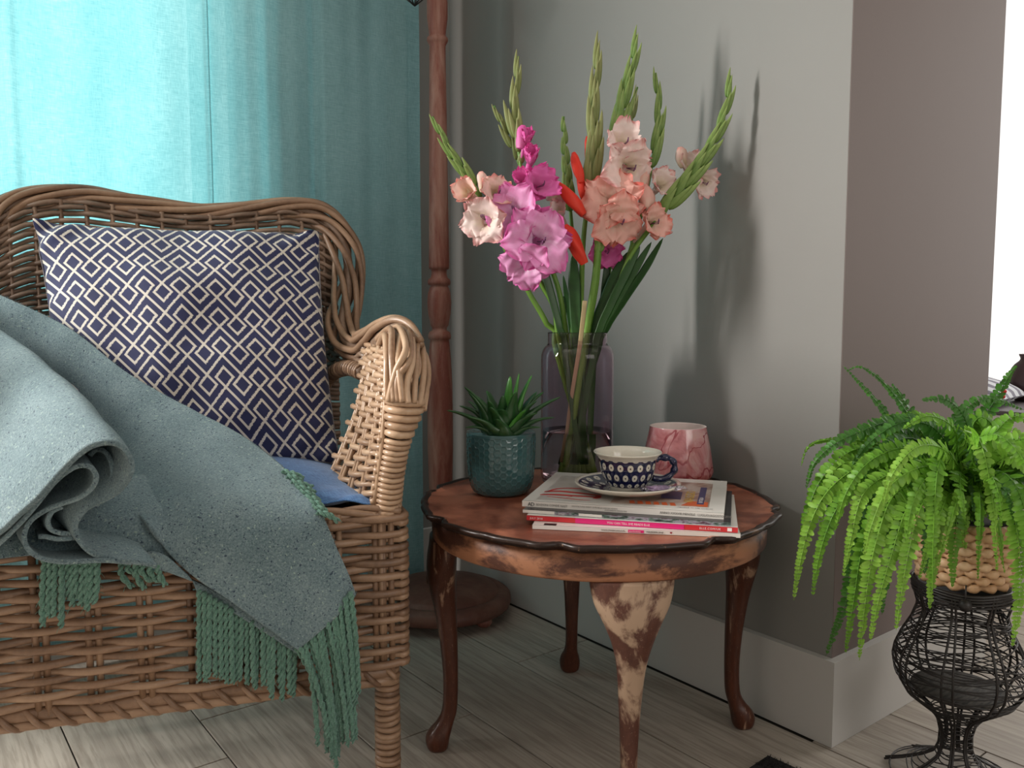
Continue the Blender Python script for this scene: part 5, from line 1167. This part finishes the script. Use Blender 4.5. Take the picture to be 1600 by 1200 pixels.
for k in range(8):
    a = 2 * PI * k / 8 + 0.25
    for da in (-0.035, 0.035):
        pts = []
        for i in range(61):
            z = lerp(0.004, zt_, i / 60); r = srad(z); aa = a + da * (1 + 1.4 * math.sin(PI * min(1, z / 0.30))); pts.append(SC + Vector((r * math.cos(aa), r * math.sin(aa), z)))
        MB().tube(pts, 0.0019, 6).build('rib', M_BLACK, stand, pts[0])
wr_ = random.Random(2)
def loop(z0, tilt, phi, r=0.0010, name='wire', off=0.0015):
    pts = []
    for i in range(40):
        th = 2 * PI * i / 40; z = max(0.004, min(zt_, z0 + tilt * math.cos(th - phi) + 0.002 * math.sin(3 * th + phi))); q = srad(z) + off * math.cos(4 * th); pts.append(SC + Vector((q * math.cos(th), q * math.sin(th), z)))
    MB().tube(pts, r, 5, closed=True).build(name, M_BLACK, stand, pts[0])
z = 0.150
while z < zt_ - 0.01:
    loop(z, wr_.uniform(0.004, 0.024), wr_.uniform(0, 6.28)); z += 0.0040
z = 0.052
while z < 0.150: loop(z, wr_.uniform(0, 0.003), wr_.uniform(0, 6.28)); z += 0.0052
z = 0.006
while z < 0.052: loop(z, wr_.uniform(0, 0.003), wr_.uniform(0, 6.28)); z += 0.0050
for z in (0.0, 0.004, 0.008, 0.013, 0.018): loop(zt_ - z, 0.0004, 0, 0.0026 if z < 0.005 else 0.0020, 'rim_ring', 0.0005)
# inner bowl of the rim, the woven floor plate and the dark knob
MB().lathe([(0.0, zt_ - 0.030), (0.030, zt_ - 0.0295), (0.052, zt_ - 0.022), (srad(zt_) - 0.003, zt_ - 0.002), (srad(zt_) - 0.006, zt_ - 0.001), (0.050, zt_ - 0.020), (0.0, zt_ - 0.028)], SC, 40, cap=False).build('cup_plate', M_BLACK, stand)
_pl = Mat('woven_dark_plate', rough=0.7); nn_ = _pl.noise(_pl.mapped('Object', (30, 240, 1)), 1, 3); _pl.color(_pl.ramp(nn_, [(0.35, (0.025, 0.023, 0.02, 1)), (0.65, (0.10, 0.09, 0.075, 1))]))
zp = z_at(1075, SD); MB().lathe([(0.0, zp - 0.004), (0.064, zp - 0.003), (0.066, zp), (0.064, zp + 0.002), (0.0, zp + 0.001)], SC, 48, cap=False).build('floor_plate', _pl.m, stand)
kp = W(1508, 946, SD - 0.066); MB().lathe([(0.0, -0.009), (0.006, -0.008), (0.0098, 0.0), (0.006, 0.008), (0.0, 0.009)], kp, 20, cap=False).build('knob', M_BLACK, stand, kp)
MB().tube([kp, kp + Vector((0, 0, 0.03))], 0.0012, 5).build('knob_hook', M_BLACK, stand, kp)

# ------------------------------------------------------------------ woven basket and fern
BC = SC + Vector((0, 0, zt_ + 0.002)); BHt = 0.100
M_BASK = _wicker('honey_water_hyacinth', ((0.36, 0.20, 0.10, 1), (0.56, 0.34, 0.18, 1), (0.70, 0.48, 0.29, 1)), 0.5)
fern = thing('potted_fern', 'lush bright green fern in a honey coloured woven basket on the wire stand', 'potted plant', BC)
br0, br1 = 0.058, 0.071
MB().lathe([(0.0, 0.002), (br0 - 0.007, 0.002), (br1 - 0.007, BHt - 0.004), (0.0, BHt - 0.012)], BC, 40, cap=False).build('liner', M_SOIL, fern)
NRW = 9; NSK = 15
for k in range(NRW):
    z = 0.006 + (BHt - 0.012) * k / (NRW - 1); rb = lerp(br0, br1, z / BHt); pts = []; rs = []
    for i in range(NSK * 8):
        th = 2 * PI * i / (NSK * 8); w_ = math.cos(NSK * th + k * PI); pts.append(BC + Vector(((rb + 0.0038 * w_) * math.cos(th), (rb + 0.0038 * w_) * math.sin(th), z))); rs.append(0.0060 + 0.0010 * w_)
    MB().tube(pts, rs, 7, closed=True, flat=0.62).build('woven_row', M_BASK, fern, pts[0])
for k in range(NSK * 1):
    th = 2 * PI * (k + 0.25) / NSK
    MB().tube([BC + Vector((lerp(br0, br1, f) * math.cos(th), lerp(br0, br1, f) * math.sin(th), 0.002 + f * (BHt - 0.004))) for f in (0, .25, .5, .75, 1)], 0.0030, 6).build('stake', M_BASK, fern, BC)
M_FERN = [leafmat('fern_green', (0.085, 0.26, 0.018, 1), (0.26, 0.54, 0.05, 1), 0.45, 0.28, 30), leafmat('fern_light_green', (0.15, 0.38, 0.03, 1), (0.40, 0.68, 0.10, 1), 0.45, 0.30, 30), leafmat('fern_deep_green', (0.030, 0.13, 0.016, 1), (0.09, 0.27, 0.035, 1), 0.45, 0.22, 30)]
fn = random.Random(17)
def frond(pts, wmax, mat, dens=0.0088, face=None):
    P_ = [Vector(p) for p in pts]; L = arc_lengths(P_); T = L[-1]; m_ = MB()
    m_.tube(P_, [0.0012 * (1 - 0.7 * i / (len(P_) - 1)) for i in range(len(P_))], 4)
    s = T * 0.07; face = Vector(face) if face else Vector((-ey_c.x, -ey_c.y, 0.5)); tw = fn.uniform(-0.35, 0.35)
    while s < T * 0.995:
        p, t = at_len(P_, L, s); f = s / T
        nn = face - t * face.dot(t)
        if nn.length < 0.1: nn = UP.cross(t) + t.orthogonal() * 0.1
        nn.normalize(); sd = t.cross(nn)
        for sg in (-1, 1):
            wl = wmax * (min(1, (f / 0.16)) ** 0.7) * (1 - max(0, (f - 0.45) / 0.55) ** 1.7 * 0.88) * fn.uniform(0.86, 1.1)
            hw = max(0.0019, 0.0040 * (0.55 + 0.45 * wl / wmax)); dv = (sd * sg * 0.97 + t * (fn.uniform(-0.05, 0.22) + 0.35 * f) + nn * (fn.uniform(-0.45, 0.35) - 0.10)).normalized()
            ux = dv.cross(nn).normalized(); q = p; base = len(m_.v)
            cur_ = nn * (-wl * fn.uniform(-0.15, 0.45)); wav = fn.uniform(-0.15, 0.15) * hw
            rows = [(0.0, 0.30), (0.25, 0.95), (0.62, 1.0), (0.9, 0.60)]
            vs = []; uvs = []
            for (a, w_) in rows:
                c_ = q + dv * wl * a + cur_ * a * a
                vs += [c_ - ux * hw * w_, c_ + nn * (-hw * 0.28) + ux * wav, c_ + ux * hw * w_]; uvs += [(0, a * 0.6 + f * 0.4), (0.5, a * 0.6 + f * 0.4), (1, a * 0.6 + f * 0.4)]
            vs.append(q + dv * wl + cur_); uvs.append((0.5, 0.6 + f * 0.4))
            fs = []
            for r_ in range(3):
                for c2 in range(2): fs.append((r_ * 3 + c2, r_ * 3 + c2 + 1, r_ * 3 + c2 + 4, r_ * 3 + c2 + 3))
            fs += [(9, 10, 12), (10, 11, 12)]; m_.add(vs, fs, uvs)
        s += dens * (1 - 0.42 * f) * fn.uniform(0.85, 1.15)
    return m_.build('frond', mat, fern, P_[0])
FO = BC + Vector((0, 0, BHt - 0.008))
# fronds whose course the photograph shows: (pixels + distance)
K = 1.21
exf = [([(1440, 730, 1.19), (1380, 640, 1.20), (1318, 572, 1.21)], 9, 2), ([(1460, 720, 1.20), (1400, 620, 1.22), (1350, 575, 1.22), (1322, 580, 1.23)], 8, 2), ([(1450, 700, 1.22), (1420, 640, 1.23), (1395, 600, 1.23)], 20, 2),
       ([(1420, 720, 1.17), (1350, 690, 1.16), (1290, 688, 1.15), (1262, 700, 1.14), (1252, 728, 1.14)], 7, 0), ([(1500, 700, 1.22), (1545, 640, 1.22), (1575, 590, 1.20), (1588, 572, 1.19)], 19, 2), ([(1480, 700, 1.20), (1500, 650, 1.20), (1540, 622, 1.2), (1600, 640, 1.2)], 14, 2),
       ([(1440, 740, 1.16), (1370, 720, 1.12), (1300, 760, 1.10), (1262, 830, 1.10), (1240, 938, 1.11)], 17, 1), ([(1440, 740, 1.15), (1360, 740, 1.11), (1310, 790, 1.09), (1282, 860, 1.09), (1270, 930, 1.10)], 17, 0),
       ([(1440, 740, 1.18), (1350, 700, 1.15), (1290, 740, 1.13), (1262, 800, 1.13), (1248, 880, 1.14)], 15, 0),
       ([(1450, 760, 1.15), (1380, 780, 1.10), (1340, 850, 1.09), (1322, 940, 1.10), (1290, 1025, 1.12)], 17, 2), ([(1450, 760, 1.14), (1390, 780, 1.08), (1350, 850, 1.07), (1335, 930, 1.07), (1322, 1020, 1.09)], 17, 0),
       ([(1460, 760, 1.13), (1400, 770, 1.07), (1368, 850, 1.05), (1352, 940, 1.06), (1343, 1032, 1.08)], 18, 1), ([(1465, 765, 1.13), (1420, 790, 1.06), (1392, 870, 1.045), (1372, 940, 1.05), (1360, 1000, 1.06)], 19, 1),
       ([(1470, 760, 1.13), (1440, 790, 1.06), (1420, 860, 1.04), (1408, 930, 1.045), (1400, 985, 1.05)], 18, 1), ([(1460, 750, 1.13), (1400, 740, 1.07), (1350, 770, 1.04), (1330, 840, 1.04), (1318, 900, 1.05)], 17, 1),
       ([(1480, 740, 1.12), (1440, 730, 1.05), (1390, 760, 1.02), (1362, 820, 1.01), (1350, 870, 1.02)], 18, 1), ([(1470, 735, 1.14), (1420, 700, 1.08), (1360, 720, 1.05), (1322, 770, 1.04), (1305, 830, 1.05)], 17, 0),
       ([(1490, 770, 1.12), (1470, 800, 1.06), (1450, 860, 1.05), (1436, 905, 1.06)], 14, 1), ([(1500, 765, 1.11), (1490, 800, 1.06), (1475, 850, 1.05), (1466, 888, 1.06)], 9, 1), ([(1530, 760, 1.11), (1532, 800, 1.06), (1530, 860, 1.05), (1528, 905, 1.06)], 9, 0),
       ([(1540, 760, 1.12), (1575, 780, 1.05), (1592, 850, 1.03), (1594, 930, 1.04), (1582, 1010, 1.05)], 19, 1), ([(1530, 750, 1.12), (1570, 740, 1.05), (1600, 790, 1.02), (1612, 880, 1.02), (1606, 960, 1.03)], 18, 0),
       ([(1540, 740, 1.12), (1590, 710, 1.05), (1640, 750, 1.01), (1670, 840, 1.0), (1680, 930, 1.01)], 18, 1), ([(1530, 730, 1.15), (1580, 690, 1.12), (1640, 690, 1.10), (1690, 740, 1.10)], 18, 1),
       ([(1550, 800, 1.12), (1562, 830, 1.07), (1566, 870, 1.06), (1570, 895, 1.06)], 7, 1), ([(1500, 735, 1.12), (1470, 700, 1.05), (1430, 700, 1.01), (1395, 740, 0.995), (1380, 790, 1.0)], 18, 1), ([(1520, 735, 1.12), (1520, 690, 1.06), (1560, 680, 1.02), (1600, 720, 1.0), (1622, 780, 1.0)], 18, 0),
       ([(1490, 725, 1.16), (1460, 670, 1.12), (1410, 660, 1.10), (1360, 690, 1.09), (1330, 730, 1.09)], 17, 2), ([(1480, 725, 1.18), (1440, 660, 1.16), (1390, 655, 1.15), (1350, 680, 1.15)], 14, 2), ([(1500, 725, 1.15), (1490, 670, 1.10), (1450, 650, 1.07), (1410, 670, 1.06)], 17, 0),
       ([(1510, 725, 1.18), (1510, 660, 1.17), (1480, 625, 1.16), (1440, 625, 1.15)], 17, 2), ([(1520, 725, 1.18), (1560, 670, 1.16), (1590, 650, 1.15), (1630, 670, 1.14)], 18, 0), ([(1500, 740, 1.12), (1500, 760, 1.05), (1505, 790, 1.03), (1508, 815, 1.03)], 16, 0),
       ([(1480, 745, 1.11), (1450, 745, 1.04), (1425, 790, 1.02), (1415, 850, 1.02)], 18, 0), ([(1520, 745, 1.11), (1545, 740, 1.04), (1560, 770, 1.02), (1566, 820, 1.02)], 17, 0), ([(1480, 750, 1.14), (1440, 760, 1.09), (1400, 830, 1.075), (1385, 900, 1.08), (1378, 960, 1.09)], 17, 2),
       ([(1470, 750, 1.15), (1400, 760, 1.12), (1360, 820, 1.11), (1338, 900, 1.12), (1326, 960, 1.13)], 16, 2), ([(1440, 740, 1.16), (1380, 720, 1.14), (1330, 740, 1.13), (1300, 800, 1.13), (1285, 870, 1.14)], 16, 2)]
for k_i in range(26):                        # more fronds filling the crown and the left side
    ax = fn.uniform(1300, 1620); top = fn.uniform(640, 740) + abs(ax - 1480) * 0.12; dd = fn.uniform(1.03, 1.20); ex2 = ax + (ax - 1490) * fn.uniform(0.15, 0.45); end = top + fn.uniform(60, 230)
    exf.append(([(lerp(1490, ax, 0.45), top + 10, lerp(1.2, dd, 0.4)), (ax, top + 18, dd), (ex2, lerp(top, end, 0.55), dd - 0.01), (ex2 + (ex2 - ax) * 0.3, end, dd)], fn.uniform(14, 18), fn.choice([0, 1, 2, 0])))
for cpt, wp, mi in exf:
    c0 = FO + Vector((fn.uniform(-.02, .02), fn.uniform(-.02, .02), 0)); pts = [tuple(c0)] + [tuple(W(x, y, d)) for x, y, d in cpt]
    frond(cr(pts, 26), wp / F_PX * 1.15 * 1.05, M_FERN[mi])
for k in range(26):                           # fronds on the far sides of the basket
    az = fn.uniform(0, 2 * PI); Lh = fn.uniform(0.10, 0.20); rise = fn.uniform(0.05, 0.13); drop = fn.uniform(0.02, 0.14)
    dv = Vector((math.cos(az), math.sin(az), 0)); fcx = (FO + dv * Lh)
    if dv.dot(-ey_c) > 0.45: Lh *= 0.7
    if FO.y + dv.y * (Lh + 0.02) > YR - 0.04 and FO.x + dv.x * Lh < XE: Lh = max(0.05, min(Lh, (YR - 0.05 - FO.y) / max(0.05, dv.y)))
    pts = [FO, FO + dv * Lh * 0.3 + UP * rise * 0.75, FO + dv * Lh * 0.62 + UP * rise, FO + dv * Lh * 0.9 + UP * (rise * 0.7 - drop * 0.2), FO + dv * Lh * 1.02 + UP * (rise * 0.5 - drop)]
    frond(cr([tuple(p) for p in pts], 24), 0.017, M_FERN[fn.choice([0, 0, 2, 1])])

# ------------------------------------------------------------------ things at the picture's edges
p1 = Wz(1200, 1190, 0.0); p1.z = 0.0005; e1 = (Wz(1222, 1200, 0) - Wz(1200, 1190, 0)).normalized(); e2 = Vector((-e1.y, e1.x, 0)); e2 = e2 if e2.dot(ey_c) < 0 else -e2
mt = MB(); mt.prism([p1, p1 + e1 * 0.5, p1 + e1 * 0.5 + e2 * 0.3, p1 + e2 * 0.3], (0, 0, 0.010)); o = mt.build('floor_mat', M_BLACKF, None, p1, smooth=False); meta(o, 'corner of a black pile mat on the whitewashed floor', 'mat')
mf = random.Random(1); fz = MB()
for i in range(260):
    q = p1 + e1 * mf.uniform(0, 0.06) + e2 * mf.uniform(0, 0.04) + UP * 0.009; fz.tube([q, q + Vector((mf.uniform(-.003, .003), mf.uniform(-.003, .003), mf.uniform(0.002, 0.005)))], 0.0005, 3)
meta(fz.build('pile', M_BLACKF, o, p1), kind='stuff')
# white woven chest in the alcove with a folded cushion and a dark round ornament
q0 = W(1578, 640, 1.95); CHX = 2.30; CHY = 0.80; TOPZ = W(1590, 636, 2.2).z
chest = thing('woven_chest', 'white woven chest with a dark top edge past the end of the taupe wall', 'chest', (CHX, CHY, 0))
M_WW = _wicker('white_painted_wicker', ((0.45, 0.42, 0.40, 1), (0.66, 0.63, 0.60, 1), (0.80, 0.78, 0.75, 1)), 0.5)
MB().box((CHX, CHY, 0.0), (CHX + 0.55, CHY + 0.28, TOPZ - 0.012)).build('body', M_WW, chest, (CHX, CHY, 0), smooth=False)
MB().rbox((CHX - 0.004, CHY - 0.008, TOPZ - 0.010), (CHX + 0.556, CHY + 0.285, TOPZ), 0.002).build('lid', plain('grey_edge', (92, 86, 88), 0.5), chest, (CHX, CHY, 0), smooth=False)
MB().rbox((CHX - 0.002, CHY - 0.006, TOPZ - 0.040), (CHX + 0.554, CHY - 0.001, TOPZ - 0.011), 0.001).build('rim', M_BOARD, chest, (CHX, CHY, 0), smooth=False)
k = 0; z = 0.02
while z < TOPZ - 0.045:
    MB().tube([(CHX + 0.55 * i / 36, CHY - 0.005 - 0.0045 * math.cos(i * PI / 2 + k * PI), z) for i in range(37)], 0.0048, 5).build('woven_row', M_WW, chest, (CHX, CHY, z)); z += 0.0105; k += 1
_st = Mat('striped_cotton', rough=0.8); sx = _st.sep(_st.mapped('Object', (60, 60, 60))); ss_ = clampx((xmod(sx[0] + sx[2] * 0.6, 3.0) - 1.6) * 6); _st.color(_st.mix(ss_, (0.62, 0.64, 0.68, 1), (0.20, 0.19, 0.24, 1)))
c4 = W(1563, 633, 2.16); c4.z = TOPZ + 0.004; 
fc = pillow('folded_cushion', (c4, c4 + Vector((0.26, 0.02, 0)), c4 + Vector((0.26, 0.16, 0.035)), c4 + Vector((0.0, 0.16, 0.035))), 0.06, _st.m, 'grey and white striped cushion lying on the white woven chest', 'cushion', n=20, wr=0.003, seed=5)
fc.location.z += 0.018
for i, dz in enumerate((0.035, 0.012)):
    p = W(1568 - 2 * i, 622 + 8 * i, 2.14); MB().lathe([(0, -0.007), (0.006, -0.004), (0.0075, 0.0), (0.006, 0.004), (0, 0.007)], p - ORG[fc] + ORG[fc], 12, cap=False).build('pompom', M_REDI, fc, p)
oc = W(1606, 600, 2.36); oc.z = TOPZ; orn = thing('ornament', 'dark rounded vase standing behind the striped cushion', 'ornament', oc)
MB().lathe(cr([(0.0, 0.0), (0.03, 0.0), (0.05, 0.03), (0.055, 0.06), (0.04, 0.10), (0.022, 0.12), (0.026, 0.135), (0.020, 0.135), (0.016, 0.12), (0.0, 0.10)], 30), oc, 32, cap=False).build('ornament_body', plain('dark_plum_glaze', (70, 52, 56), 0.3), orn)
